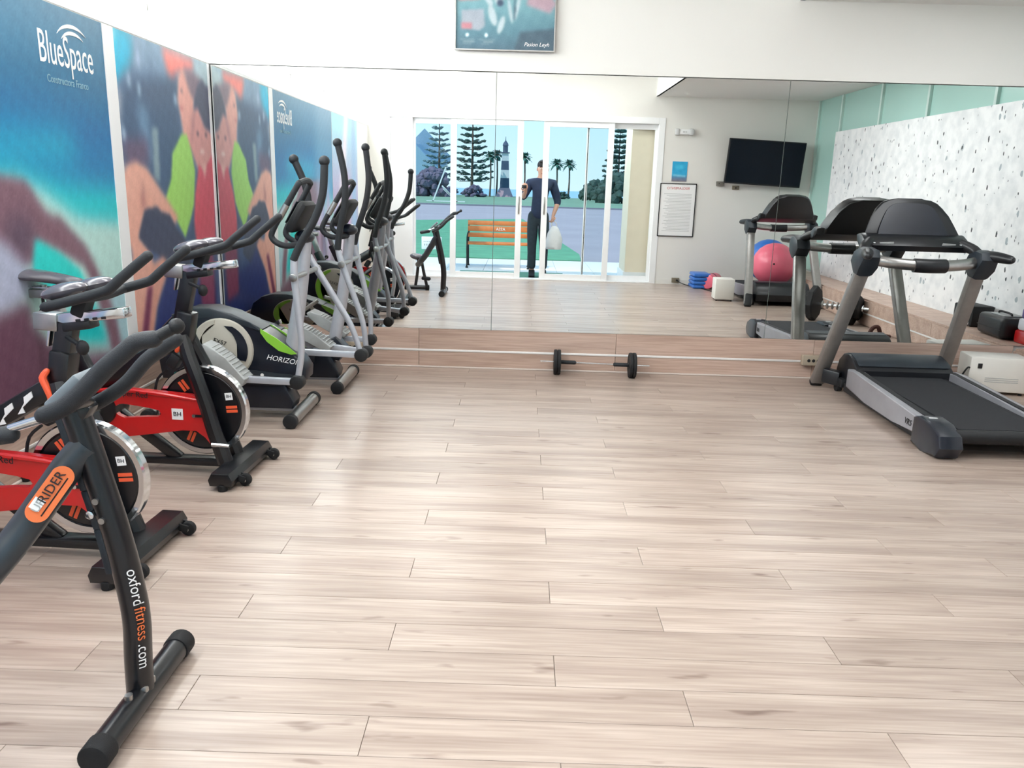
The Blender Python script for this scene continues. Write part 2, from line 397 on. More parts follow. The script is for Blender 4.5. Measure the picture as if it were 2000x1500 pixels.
# left wall below the clerestory
struct('wall_left', WALL, ((XL-0.14, YB-0.14, 0), (XL-0.006, D+0.1, ZP+0.012)))
struct('trim_1', WHITE, ((XL-0.11, YB, ZP+0.012), (XL-0.0, D-0.004, ZP+0.034)), ((XL-0.11, YB, ZC-0.03), (XL+0.0, D-0.004, ZC)))
win = empty('window_1', (XL-0.03, 0, ZP+0.03)); tag(win, kind='structure')
ys = [YB, 1.10, 2.43, 3.76, 5.09, D]
for a, b in zip(ys[:-1], ys[1:]):
    pn = MB(); pn.bm.faces.new([pn.bm.verts.new(p) for p in ((0, a+0.003, 0), (0, b-0.003, 0), (0, b-0.003, ZC-0.06-ZP), (0, a+0.003, ZC-0.06-ZP))]); pn.build('pane', FROST, win, smooth=False)
for y in ys[1:-1]:
    MB().bb((0.005, y-0.012, 0.15), (0.016, y+0.012, 0.19), 0.003).bb((0.005, y-0.004, 0.17), (0.012, y+0.03, 0.18), 0.002).build('glass_clip', STEEL, win)
struct('added_eave', WHITE, ((XL-1.0, -1.0, ZC+0.12), (XL-0.12, D+1, ZC+0.2)))   # unseen eave, added to keep the sun off the clerestory
# right wall: green tinted glazing with a printed film over its lower part
struct('wall_right', WALL, ((XR+0.03, YB-0.14, 0), (XR+0.14, D+0.14, ZC)))
GREEN = mat('green_tinted_glass', 'AED6CD', 0.22, var=0.03, scale=0.8, coat=0.3)
win2 = empty('window_2', (XR, 0, 0)); tag(win2, kind='structure')
mulls = [YB+0.02, 0.78, 1.97, 3.12, 4.36, D-0.02]
for a, b in zip(mulls[:-1], mulls[1:]):
    MB().bb((0.0, a+0.02, 0.29), (0.012, b-0.02, ZB)).build('pane', GREEN, win2, smooth=False)
for y in mulls:
    MB().bb((-0.03, y-0.022, 0.29), (0.02, y+0.022, ZB), 0.003).build('mullion', mat('pale_green_frame', 'C4DAD4', 0.4), win2, smooth=False)
film_m = bpy.data.materials.new('speckled_film'); film_m.use_nodes = True; nt = film_m.node_tree; b = nt.nodes['Principled BSDF']
L = nt.links.new; N = nt.nodes.new
t = N('ShaderNodeTexCoord')
def specks(sy, sz, thr, rot, keep, seed):
    mp = N('ShaderNodeMapping'); mp.inputs['Scale'].default_value = (0.0, sy, sz); mp.inputs['Rotation'].default_value = (rot, 0, 0); mp.inputs['Location'].default_value = (0, seed, seed*1.7)
    L(t.outputs['Object'], mp.inputs[0])
    nz = N('ShaderNodeTexNoise'); nz.inputs['Scale'].default_value = 3.0; L(mp.outputs[0], nz.inputs['Vector'])
    ad = N('ShaderNodeVectorMath'); ad.operation = 'MULTIPLY_ADD'; ad.inputs[1].default_value = (0.25, 0.25, 0.25); L(nz.outputs['Color'], ad.inputs[0]); L(mp.outputs[0], ad.inputs[2])
    v = N('ShaderNodeTexVoronoi'); v.inputs['Scale'].default_value = 1.0; L(ad.outputs[0], v.inputs['Vector'])
    lt = N('ShaderNodeMath'); lt.operation = 'LESS_THAN'; lt.inputs[1].default_value = thr; L(v.outputs['Distance'], lt.inputs[0])
    sx = N('ShaderNodeSeparateColor'); L(v.outputs['Color'], sx.inputs[0])
    g = N('ShaderNodeMath'); g.operation = 'LESS_THAN'; g.inputs[1].default_value = keep; L(sx.outputs[0], g.inputs[0])
    ml = N('ShaderNodeMath'); ml.operation = 'MULTIPLY'; L(lt.outputs[0], ml.inputs[0]); L(g.outputs[0], ml.inputs[1]); return ml
s1 = specks(10, 5.5, 0.12, 0.35, 0.45, 3.1); s2 = specks(7, 4.5, 0.13, -0.2, 0.25, 9.3); s3 = specks(15, 8, 0.11, 0.7, 0.25, 5.7)
nb_ = N('ShaderNodeTexNoise'); nb_.inputs['Scale'].default_value = 9; nb_.inputs['Detail'].default_value = 6; L(t.outputs['Object'], nb_.inputs['Vector'])
rb = N('ShaderNodeValToRGB'); rb.color_ramp.elements[0].position = 0.35; rb.color_ramp.elements[0].color = lin('E3E6E8')+(1,); rb.color_ramp.elements[1].position = 0.6; rb.color_ramp.elements[1].color = lin('F4F5F6')+(1,)
L(nb_.outputs['Fac'], rb.inputs[0]); cur = rb.outputs[0]
for sss, colr in ((s2, 'A9B4BA'), (s3, '6D7476'), (s1, '3D4346')):
    mx = N('ShaderNodeMix'); mx.data_type = 'RGBA'; L(sss.outputs[0], mx.inputs[0]); L(cur, mx.inputs[6]); mx.inputs[7].default_value = lin(colr)+(1,); cur = mx.outputs[2]
L(cur, b.inputs['Base Color']); b.inputs['Roughness'].default_value = 0.6
film = MB().bb((-0.036, 0.70, 0.0), (-0.031, D-0.004, 1.875)).build('wall_film', film_m, smooth=False, loc=(XR, 0, 0.28))
tag(film, 'white film with scattered grey and black specks over the green glass wall', 'film')
# ledge along the right wall
led = empty('trim_3', (LEDX, 0, 0)); tag(led, kind='structure')
MB().bb((0.012, YB+0.01, 0), (XR-LEDX-0.04, D-0.01, 0.262)).build('core', PLW, led, smooth=False)
n = 5; w = (D-YB-0.03)/n
for i in range(n):
    for zz0, zz1 in ((0.012, ZS-0.008), (ZS+0.008, 0.262)):
        MB().box((0.004, YB+0.015+w*(i+.5), (zz0+zz1)/2), (0.014, w-0.003, zz1-zz0), 0.0012, seg=1).build('board', PLW, led, smooth=False)
    for kx in range(3):
        MB().box((0.012+0.138*(kx+.5), YB+0.015+w*(i+.5), 0.271), (0.136, w-0.003, 0.016), 0.0012, seg=1).build('top_board', PLW, led, smooth=False)
MB().box((0.0, (D+YB)/2, ZS), (0.016, D-YB-0.04, 0.014), 0.003).build('metal_strip', STRIP, led)
# housings for the added fill lamps, out of view on the ceiling
ceil_o = bpy.data.objects['ceiling']
for i, (px_, py_) in enumerate(ADDED_PANELS+[(3.0, 2.95), (3.0, 4.6)]):
    sx, sy, zc = (1.2, 0.6, ZC) if i < 4 else (0.6, 0.9, ZB)
    mb = MB()
    for a, b in (((-sx/2, -sy/2, -0.03), (sx/2, -sy/2+0.03, 0)), ((-sx/2, sy/2-0.03, -0.03), (sx/2, sy/2, 0)), ((-sx/2, -sy/2+.03, -0.03), (-sx/2+0.03, sy/2-.03, 0)), ((sx/2-0.03, -sy/2+.03, -0.03), (sx/2, sy/2-.03, 0))): mb.bb(a, b)
    c = mb.build('added_light_panel', WHITE, ceil_o, smooth=False, loc=(px_, py_, zc))
    MB().bb((-sx/2+.03, -sy/2+.03, -0.014), (sx/2-.03, sy/2-.03, -0.004)).build('added_diffuser', PRINTW, c, smooth=False)

# ================================================================= DOORS
dr = empty('door_1', (0, YB-0.07, 0)); tag(dr, kind='structure')
mb = MB()
mb.bb((DX0, -0.06, 0), (DX0+0.09, 0.08, DZ), 0.003); mb.bb((DX1-0.09, -0.06, 0), (DX1, 0.08, DZ), 0.003)
mb.bb((DX0+.09, -0.06, DZ-0.085), (DX1-.09, 0.08, DZ), 0.003); mb.bb((DX0+.09, -0.06, 0), (DX1-.09, 0.08, 0.018), 0.002)
mb.build('frame', WHITE, dr, smooth=False)
def leaf(name, x0, x1, y, z0, z1, ws=0.085, wr=0.075):
    mb = MB()
    mb.bb((x0, y-0.018, z0), (x0+ws, y+0.018, z1), 0.003); mb.bb((x1-ws, y-0.018, z0), (x1, y+0.018, z1), 0.003)
    mb.bb((x0+ws, y-0.018, z0), (x1-ws, y+0.018, z0+wr), 0.003); mb.bb((x0+ws, y-0.018, z1-wr), (x1-ws, y+0.018, z1), 0.003)
    o = mb.build(name, WHITE, dr, smooth=False)
    MB().bb((x0+ws, y-0.003, z0+wr), (x1-ws, y+0.003, z1-wr)).build('glass_pane', GLASSG, o, smooth=False)
    return o
MB().bb((DX0+0.09, -0.045, 0.018), (-1.59, 0.045, DZ-0.085), 0.002).build('glare_panel', WHITE, dr, smooth=False)  # opaque white panel added in place of glaring, sunlit glass
leaf('fixed_leaf', -1.59, -0.98, -0.03, 0.018, DZ-0.085, ws=0.035)
leaf('fixed_leaf', 0.90, DX1-0.09, -0.03, 0.018, DZ-0.085, ws=0.035)
a_ = leaf('sliding_leaf', -1.045, -0.006, 0.03, 0.018, DZ-0.085)
b_2 = leaf('sliding_leaf', 0.28, 1.285, 0.03, 0.018, DZ-0.085)
MB().bar((-0.048, 0.055, 0.95), (-0.048, 0.055, 1.20), 0.018, 0.012, 0.003, up=(0, 1, 0)).build('handle', STEEL, a_)
MB().bar((0.322, 0.055, 0.95), (0.322, 0.055, 1.20), 0.018, 0.012, 0.003, up=(0, 1, 0)).build('handle', STEEL, b_2)
MB().bb((0.915, -0.046, 0.03), (0.925, -0.012, 2.24)).build('seal', PRINTK, dr, smooth=False)

# ================================================================= POSTERS (flat printed panels, painted as a fine vertex-colour grid)
def pt_in(poly, X, Y):
    ins = np.zeros(X.shape, bool); n = len(poly); j = n-1
    for i in range(n):
        xi, yi = poly[i]; xj, yj = poly[j]
        c = ((yi > Y) != (yj > Y)) & (X < (xj-xi)*(Y-yi)/((yj-yi) if yj != yi else 1e-9)+xi)
        ins ^= c; j = i
    return ins
def blur(a, k):
    if k < 1: return a
    for ax in (0, 1):
        for _ in range(2):
            pad = [(0, 0)]*a.ndim; pad[ax] = (k, k)
            c = np.cumsum(np.pad(a, pad, mode='edge'), axis=ax); c = np.concatenate([np.zeros_like(np.take(c, [0], ax)), c], ax)
            n = a.shape[ax]
            a = (np.take(c, range(2*k+1, 2*k+1+n), ax)-np.take(c, range(0, n), ax))/(2*k+1)
    return a
pm = bpy.data.materials.new('printed_vinyl'); pm.use_nodes = True
at = pm.node_tree.nodes.new('ShaderNodeVertexColor'); at.layer_name = 'print'
pb = pm.node_tree.nodes['Principled BSDF']; pm.node_tree.links.new(at.outputs[0], pb.inputs['Base Color'])
pb.inputs['Roughness'].default_value = 0.45; pb.inputs['Coat Weight'].default_value = 0.1; pb.inputs['Coat Roughness'].default_value = 0.3
def poster(name, w, h, paint, parent, res=0.009):
    """grid in local (u right, v up) starting at 0,0; paint(U,V)->rgb 0..255 array"""
    nu, nv = int(w/res)+1, int(h/res)+1
    u = np.linspace(0, w, nu); v = np.linspace(0, h, nv); U, V = np.meshgrid(u, v)
    rgb = paint(U, V); rgb = blur(rgb, 1)+(3.5*np.sin(U*61+V*13)*np.sin(V*47-U*19)+2.5*rng.standard_normal(U.shape))[..., None]; gm = rgb.mean(-1, keepdims=True); rgb = np.clip((gm+(rgb-gm)*1.12)*1.08, 0, 255)/255; rgb = np.where(rgb <= 0.04045, rgb/12.92, ((rgb+0.055)/1.055)**2.4)
    co = np.zeros((nu*nv, 3), np.float32); co[:, 0] = U.ravel(); co[:, 2] = V.ravel()
    idx = np.arange(nu*nv).reshape(nv, nu)
    q = np.stack([idx[:-1, :-1], idx[:-1, 1:], idx[1:, 1:], idx[1:, :-1]], -1).reshape(-1, 4)
    me = bpy.data.meshes.new(name); me.vertices.add(len(co)); me.vertices.foreach_set('co', co.ravel())
    me.loops.add(q.size); me.loops.foreach_set('vertex_index', q.ravel().astype(np.int32))
    me.polygons.add(len(q)); me.polygons.foreach_set('loop_start', np.arange(0, q.size, 4, dtype=np.int32)); 
    me.update(calc_edges=True); me.validate()
    ca = me.color_attributes.new('print', 'FLOAT_COLOR', 'POINT'); c4 = np.ones((nu*nv, 4), np.float32); c4[:, :3] = rgb.reshape(-1, 3)
    ca.data.foreach_set('color', c4.ravel()); me.materials.append(pm)
    o = bpy.data.objects.new(name, me); link(o, parent); return o
class Paint:
    def __init__(s, U, V, base): s.U, s.V = U, V; s.c = np.ones(U.shape+(3,))*np.array(base, float)
    def poly(s, P, col, soft=1, alpha=1.0):
        m = blur(pt_in(P, s.U, s.V).astype(float), soft)[..., None]*alpha; s.c = s.c*(1-m)+np.array(col, float)*m; return s
    def ell(s, cx, cy, rx, ry, col, soft=1, alpha=1.0, rot=0):
        a, b = s.U-cx, s.V-cy; a, b = a*math.cos(rot)+b*math.sin(rot), -a*math.sin(rot)+b*math.cos(rot)
        m = blur(((a/rx)**2+(b/ry)**2 < 1).astype(float), soft)[..., None]*alpha; s.c = s.c*(1-m)+np.array(col, float)*m; return s
    def vgrad(s, stops):
        z = [q[0] for q in stops]; s.c = np.stack([np.interp(s.V, z, [q[1][i] for q in stops]) for i in range(3)], -1); return s
PH = ZP-ZMB
def pxl(pts, y0):     # photo pixels on the left wall -> poster coordinates
    out = []
    for x, y in pts:
        P = atX(x, y, XL); out.append((P.y-y0, P.z-ZMB))
    return out
Y1, Y2, Y3 = 2.23, 4.468, 4.585
# panel by the mirror: gym scene
def paint_gym(U, V):
    y0 = Y3; p = Paint(U, V, (92, 118, 146)); q = lambda pts: pxl(pts, y0)
    p.vgrad([(0, (40, 60, 110)), (0.7, (70, 92, 125)), (1.4, (88, 112, 145)), (1.81, (120, 150, 175))])
    n = np.sin(U*23+1)*0.5+np.sin(U*51+2)*0.3; p.c += (n*9)[..., None]
    p.poly(q([(205, 50), (252, 70), (250, 120), (212, 170), (200, 120)]), (0, 172, 205), 5)
    p.poly(q([(207, 55), (222, 60), (220, 80), (208, 90)]), (195, 225, 235), 3)
    p.poly(q([(312, 92), (376, 118), (376, 138), (340, 145), (338, 165), (326, 150)]), (226, 132, 124), 4)
    p.poly(q([(376, 116), (412, 128), (412, 180), (378, 170)]), (172, 192, 200), 4)
    p.poly(q([(232, 170), (250, 150), (345, 155), (352, 300), (338, 370), (300, 400), (262, 330), (238, 320), (228, 240)]), (52, 78, 108), 5)
    p.poly(q([(262, 200), (285, 210), (300, 330), (278, 300)]), (96, 128, 158), 5)
    p.poly(q([(293, 250), (306, 250), (311, 355), (300, 350)]), (130, 150, 160), 2)
    p.poly(q([(220, 180), (234, 175), (232, 300), (245, 330), (232, 380), (220, 300)]), (165, 168, 180), 4)
    p.poly(q([(234, 270), (285, 270), (290, 325), (245, 330)]), (90, 75, 100), 5)
    for x, y in ((267, 115), (249, 157), (269, 176), (340, 195), (239, 262), (383, 160)): p.ell(*q([(x, y)])[0], 0.02, 0.045, (185, 205, 225), 2, 0.8)
    # standing figure in a red top and a companion in green
    p.poly(q([(345, 150), (352, 138), (372, 145), (378, 180), (376, 235), (382, 290), (358, 285), (352, 240), (344, 195)]), (222, 168, 158), 2)
    p.poly(q([(356, 134), (376, 142), (392, 160), (384, 200), (372, 190), (362, 160)]), (120, 104, 118), 3)
    p.poly(q([(384, 165), (392, 155), (400, 170), (412, 168), (412, 262), (400, 258), (388, 235), (376, 215), (378, 190)]), (62, 66, 92), 2)
    p.poly(q([(372, 218), (384, 212), (398, 250), (412, 262), (412, 350), (390, 345), (380, 320), (366, 280)]), (214, 158, 154), 2)
    for x, y in ((384, 262), (400, 264)): p.ell(*q([(x, y)])[0], 0.022, 0.010, (88, 62, 72), 1)
    p.ell(*q([(393, 297)])[0], 0.045, 0.014, (240, 222, 216), 1, 0.8); p.ell(*q([(393, 280)])[0], 0.014, 0.03, (196, 138, 134), 2, 0.7)
    p.poly(q([(372, 222), (380, 216), (376, 262), (370, 290)]), (168, 118, 120), 3, 0.6); p.ell(*q([(352, 178)])[0], 0.018, 0.010, (90, 66, 80), 1); p.poly(q([(347, 210), (356, 208), (354, 218)]), (190, 120, 118), 1)
    p.poly(q([(340, 300), (350, 290), (352, 380), (344, 430)]), (138, 186, 88), 4, 0.6); p.poly(q([(396, 350), (404, 350), (402, 470), (394, 470)]), (178, 66, 86), 4, 0.6)
    p.poly(q([(352, 262), (362, 262), (372, 296), (379, 335), (377, 400), (370, 430), (360, 465), (340, 425), (320, 390), (332, 350), (334, 300)]), (160, 208, 108), 1)
    p.poly(q([(386, 322), (396, 334), (414, 300), (420, 480), (412, 490), (384, 486), (376, 455), (379, 380)]), (206, 86, 104), 1)
    p.poly(q([(392, 320), (402, 322), (398, 352)]), (230, 185, 178), 2)
    p.poly(q([(236, 350), (244, 322), (262, 314), (284, 328), (318, 380), (346, 425), (335, 450), (290, 420), (284, 470), (300, 520), (292, 640), (262, 720), (248, 640), (256, 500), (240, 420)]), (216, 166, 150), 2)
    p.poly(q([(274, 350), (282, 380), (282, 420), (272, 400)]), (176, 124, 116), 3)
    p.poly(q([(272, 445), (280, 410), (304, 404), (312, 414), (330, 420), (345, 450), (360, 470), (372, 520), (350, 560), (318, 560), (310, 500), (288, 490), (268, 465)]), (52, 58, 82), 1)
    p.poly(q([(376, 430), (382, 480), (372, 520), (362, 470)]), (60, 80, 110), 2)
    p.poly(q([(316, 500), (330, 520), (306, 600), (292, 700), (272, 700), (286, 610), (292, 520)]), (210, 158, 142), 2)
    p.poly(q([(330, 520), (352, 550), (420, 560), (424, 700), (300, 720), (308, 600)]), (34, 48, 104), 3)
    p.poly(q([(384, 486), (414, 490), (420, 600), (392, 600)]), (128, 58, 90), 3)
    p.poly(q([(286, 560), (296, 560), (284, 690), (272, 690)]), (110, 50, 80), 2)
    return p.c
# middle panel: beach and a bending figure
def paint_beach(U, V):
    y0 = Y1; p = Paint(U, V, (60, 110, 150)); q = lambda pts: pxl(pts, y0)
    p.vgrad([(0, (105, 85, 98)), (0.35, (150, 160, 165)), (0.75, (150, 195, 195)), (0.95, (20, 120, 165)), (1.25, (8, 98, 146)), (1.5, (34, 98, 132)), (1.81, (86, 124, 148))])
    p.poly(q([(-150, 250), (130, 262), (150, 285), (140, 315), (-150, 305)]), (10, 158, 182), 9)
    p.poly(q([(-60, 335), (20, 338), (110, 362), (210, 372), (236, 380), (240, 440), (150, 432), (110, 420), (60, 380), (-60, 360)]), (24, 180, 186), 7)
    p.poly(q([(-100, 345), (30, 345), (80, 370), (120, 400), (150, 425), (240, 440), (250, 680), (60, 690), (-100, 620)]), (172, 205, 200), 5)
    p.poly(q([(190, 580), (250, 540), (252, 680), (200, 680)]), (160, 190, 198), 5)
    # trunk, arm and leg of the figure
    body = [(-260, 330), (-60, 330), (10, 345), (45, 352), (74, 400), (92, 420), (112, 424), (134, 450), (162, 480), (182, 520), (200, 560), (222, 620), (236, 690), (216, 690), (196, 620), (178, 560), (160, 520), (110, 492), (62, 468), (60, 512), (40, 520), (-260, 560)]
    p.poly(q(body), (112, 84, 96), 2)
    p.poly(q([(0, 430), (50, 420), (64, 470), (50, 520), (10, 480)]), (84, 68, 84), 5)
    p.poly(q([(63, 468), (110, 494), (152, 530), (166, 560), (150, 585), (120, 590), (60, 540), (60, 512)]), (40, 190, 186), 1)
    p.poly(q([(120, 630), (160, 560), (190, 620), (206, 668), (150, 670), (135, 655)]), (26, 170, 172), 3)
    p.poly(q([(-260, 470), (0, 470), (38, 512), (60, 560), (40, 590), (0, 620), (-260, 640)]), (160, 166, 186), 3)
    p.poly(q([(-260, 640), (0, 615), (50, 590), (62, 640), (110, 690), (150, 715), (200, 700), (240, 700), (240, 820), (-260, 860)]), (96, 66, 82), 3)
    # lavender figure near the seam with the far panel
    for a, b, c in ((0.18, 0.32, (176, 158, 188)), (0.42, 0.52, (150, 150, 190)), (0.62, 0.72, (190, 176, 200))):
        p.poly([(a, 0), (b+0.06, 0), (b, 0.9), (a+0.06, 1.25), (a-0.02, 0.8)], c, 6, 0.85)
    p.poly([(0.0, 0.9), (0.9, 0.9), (0.7, 1.81), (0.0, 1.81)], (120, 150, 172), 14, 0.5)
    return p.c
def paint_far(U, V):
    p = Paint(U, V, (150, 190, 210)); p.vgrad([(0, (120, 150, 175)), (0.9, (170, 160, 190)), (1.81, (150, 205, 215))])
    p.poly([(0.95, 0), (1.35, 0), (1.1, 1.0), (0.75, 1.81), (0.55, 1.81), (0.8, 0.9)], (214, 205, 214), 5)
    p.poly([(0.1, 0), (0.4, 0), (0.35, 1.81), (0.1, 1.81)], (140, 170, 200), 5)
    p.poly([(0.5, 0.2), (0.62, 0.2), (0.66, 1.2), (0.52, 1.0)], (190, 150, 185), 4)
    return p.c
def wallposter(name, ya, yb, fn, label, res=0.009):
    root = empty('wall_poster', (XL+0.004, ya, ZMB+0.002)); root.rotation_euler = (0, 0, rad(90))
    tag(root, label, 'poster', 'printed panels on the left wall')
    # local x runs along world +Y, so local -y points into the room
    o = poster('printed_sheet', yb-ya, PH, fn, root, res); o.location = (0, -0.004, 0)
    MB().bb((0, -0.003, 0), (yb-ya, 0.006, PH)).build('backing', WHITE, root, smooth=False)
    return root
wallposter('a', Y3, D-0.006, paint_gym, 'gym scene poster with red and lime green tops, next to the mirror', 0.007)
pbch = wallposter('b', Y1+0.01, Y2, paint_beach, 'beach poster with BlueSpace lettering behind the red bikes')
wallposter('c', 0.78, Y1-0.006, paint_far, 'pale blue and lavender poster seen only in the mirror', 0.012)
MB().bb((-0.118, -0.008, 0.0), (-0.004, 0.004, PH)).build('edge_strip', WHITE, bpy.data.objects['wall_poster'], smooth=False)
MB().bb((D-0.03-Y3, -0.016, 0.0), (D-0.012-Y3, -0.004, PH)).build('edge_bead', WHITE, bpy.data.objects['wall_poster'], smooth=False)
# lettering on the beach poster (positions taken along the wall)
A = atX(66, 102, XL); B = atX(184, 142, XL)
cx = (A.y+B.y)/2-(Y1+0.01); cz = 1.905-ZMB
text('BlueSpace', 0.165, frame((cx, -0.005, cz-0.005), (1, 0, 0), (0, 0, 1)), PRINTW, pbch, font_scale=(0.72, 1.25))
text('Constructora Franco', 0.05, frame((cx-0.01, -0.005, cz-0.135), (1, 0, 0), (0, 0, 1)), mat('faded_print', '8FB4C4', 0.5), pbch, font_scale=(0.85, 1))
for k, (r1, dz) in enumerate(((0.165, 0.006), (0.125, 0.0))):
    mb = MB(); n = 14; prev = None
    for i in range(n+1):
        a = rad(150-105*i/n); wd = 0.008*math.sin(PI*i/n)+0.0008
        x0, z0 = cx+0.07+r1*math.cos(a), cz+0.02+dz+r1*0.62*math.sin(a)
        prev = (prev or [])+[((x0, z0-wd), (x0, z0+wd))]
    mb.prism([p[0] for p in prev]+[p[1] for p in reversed(prev)], -0.0065, -0.0045, 'XZ')
    mb.build('swoosh', PRINTW, pbch, smooth=False)

# picture over the mirror
def paint_pic(U, V):
    p = Paint(U, V, (120, 165, 178)); p.vgrad([(0, (88, 122, 140)), (0.12, (104, 150, 165)), (0.3, (140, 190, 200)), (0.45, (150, 190, 195))])
    p.poly([(0.02, 0.31), (0.16, 0.32), (0.19, 0.44), (0.02, 0.46)], (222, 150, 150), 2)
    p.poly([(0.04, 0.14), (0.16, 0.12), (0.20, 0.15), (0.19, 0.26), (0.04, 0.25)], (182, 192, 204), 1)
    p.poly([(0.04, 0.13), (0.11, 0.13), (0.11, 0.17), (0.04, 0.17)], (214, 150, 160), 1)
    for cx_, cy_, rx, ry, ro in ((0.25, 0.22, 0.025, 0.07, 0.3), (0.31, 0.16, 0.02, 0.06, -0.3), (0.29, 0.33, 0.03, 0.04, 0), (0.37, 0.25, 0.012, 0.08, 0.2), (0.42, 0.28, 0.012, 0.09, -0.2), (0.22, 0.32, 0.02, 0.05, 0.6)): p.ell(cx_, cy_, rx, ry, (222, 235, 240), 1, 0.9, ro)
    p.ell(0.30, 0.30, 0.022, 0.022, (70, 90, 115), 1); p.ell(0.40, 0.26, 0.006, 0.07, (70, 96, 112), 1)
    p.poly([(0.48, 0.29), (0.64, 0.24), (0.68, 0.3), (0.6, 0.42), (0.5, 0.4)], (204, 178, 190), 2)
    p.poly([(0.40, 0.0), (0.70, 0.0), (0.70, 0.15), (0.44, 0.12)], (82, 108, 124), 2)
    for x, y, w_ in ((0.03, 0.062, 0.10), (0.05, 0.048, 0.08), (0.05, 0.034, 0.06), (0.16, 0.062, 0.11), (0.19, 0.048, 0.07), (0.18, 0.034, 0.05)): p.poly([(x, y), (x+w_, y), (x+w_, y+0.006), (x, y+0.006)], (190, 205, 210), 0, 0.7)
    p.c = p.c*0.80
    p.ell(0.08, 0.093, 0.012, 0.012, (225, 238, 240), 0); p.ell(0.21, 0.093, 0.011, 0.013, (225, 238, 240), 0)
    return p.c
pf = empty('framed_picture', (-0.495, D-0.03, 2.243)); pf.rotation_euler = (rad(-1.5), 0, rad(-0.4)); tag(pf, 'teal fitness picture in a thin silver frame above the mirror', 'picture')
poster('print', 0.675, 0.45, paint_pic, pf, 0.004).location = (0.005, 0.0, 0.005)
mb = MB(); 
for a, b in (((0, -0.012, 0), (0.685, 0.012, 0.007)), ((0, -0.012, 0.453), (0.685, 0.012, 0.46)), ((0, -0.012, 0.007), (0.007, 0.012, 0.453)), ((0.678, -0.012, 0.007), (0.685, 0.012, 0.453))): mb.bb(a, b)
mb.build('frame', STEEL, pf, smooth=False)
MB().bb((0.007, 0.002, 0.007), (0.678, 0.02, 0.453)).build('backing', BLACKM, pf, smooth=False)
text('Pasion Leyh', 0.036, frame((0.56, -0.001, 0.045), (1, 0, 0), (0, 0, 1)), PRINTW, pf, italic=0.3)

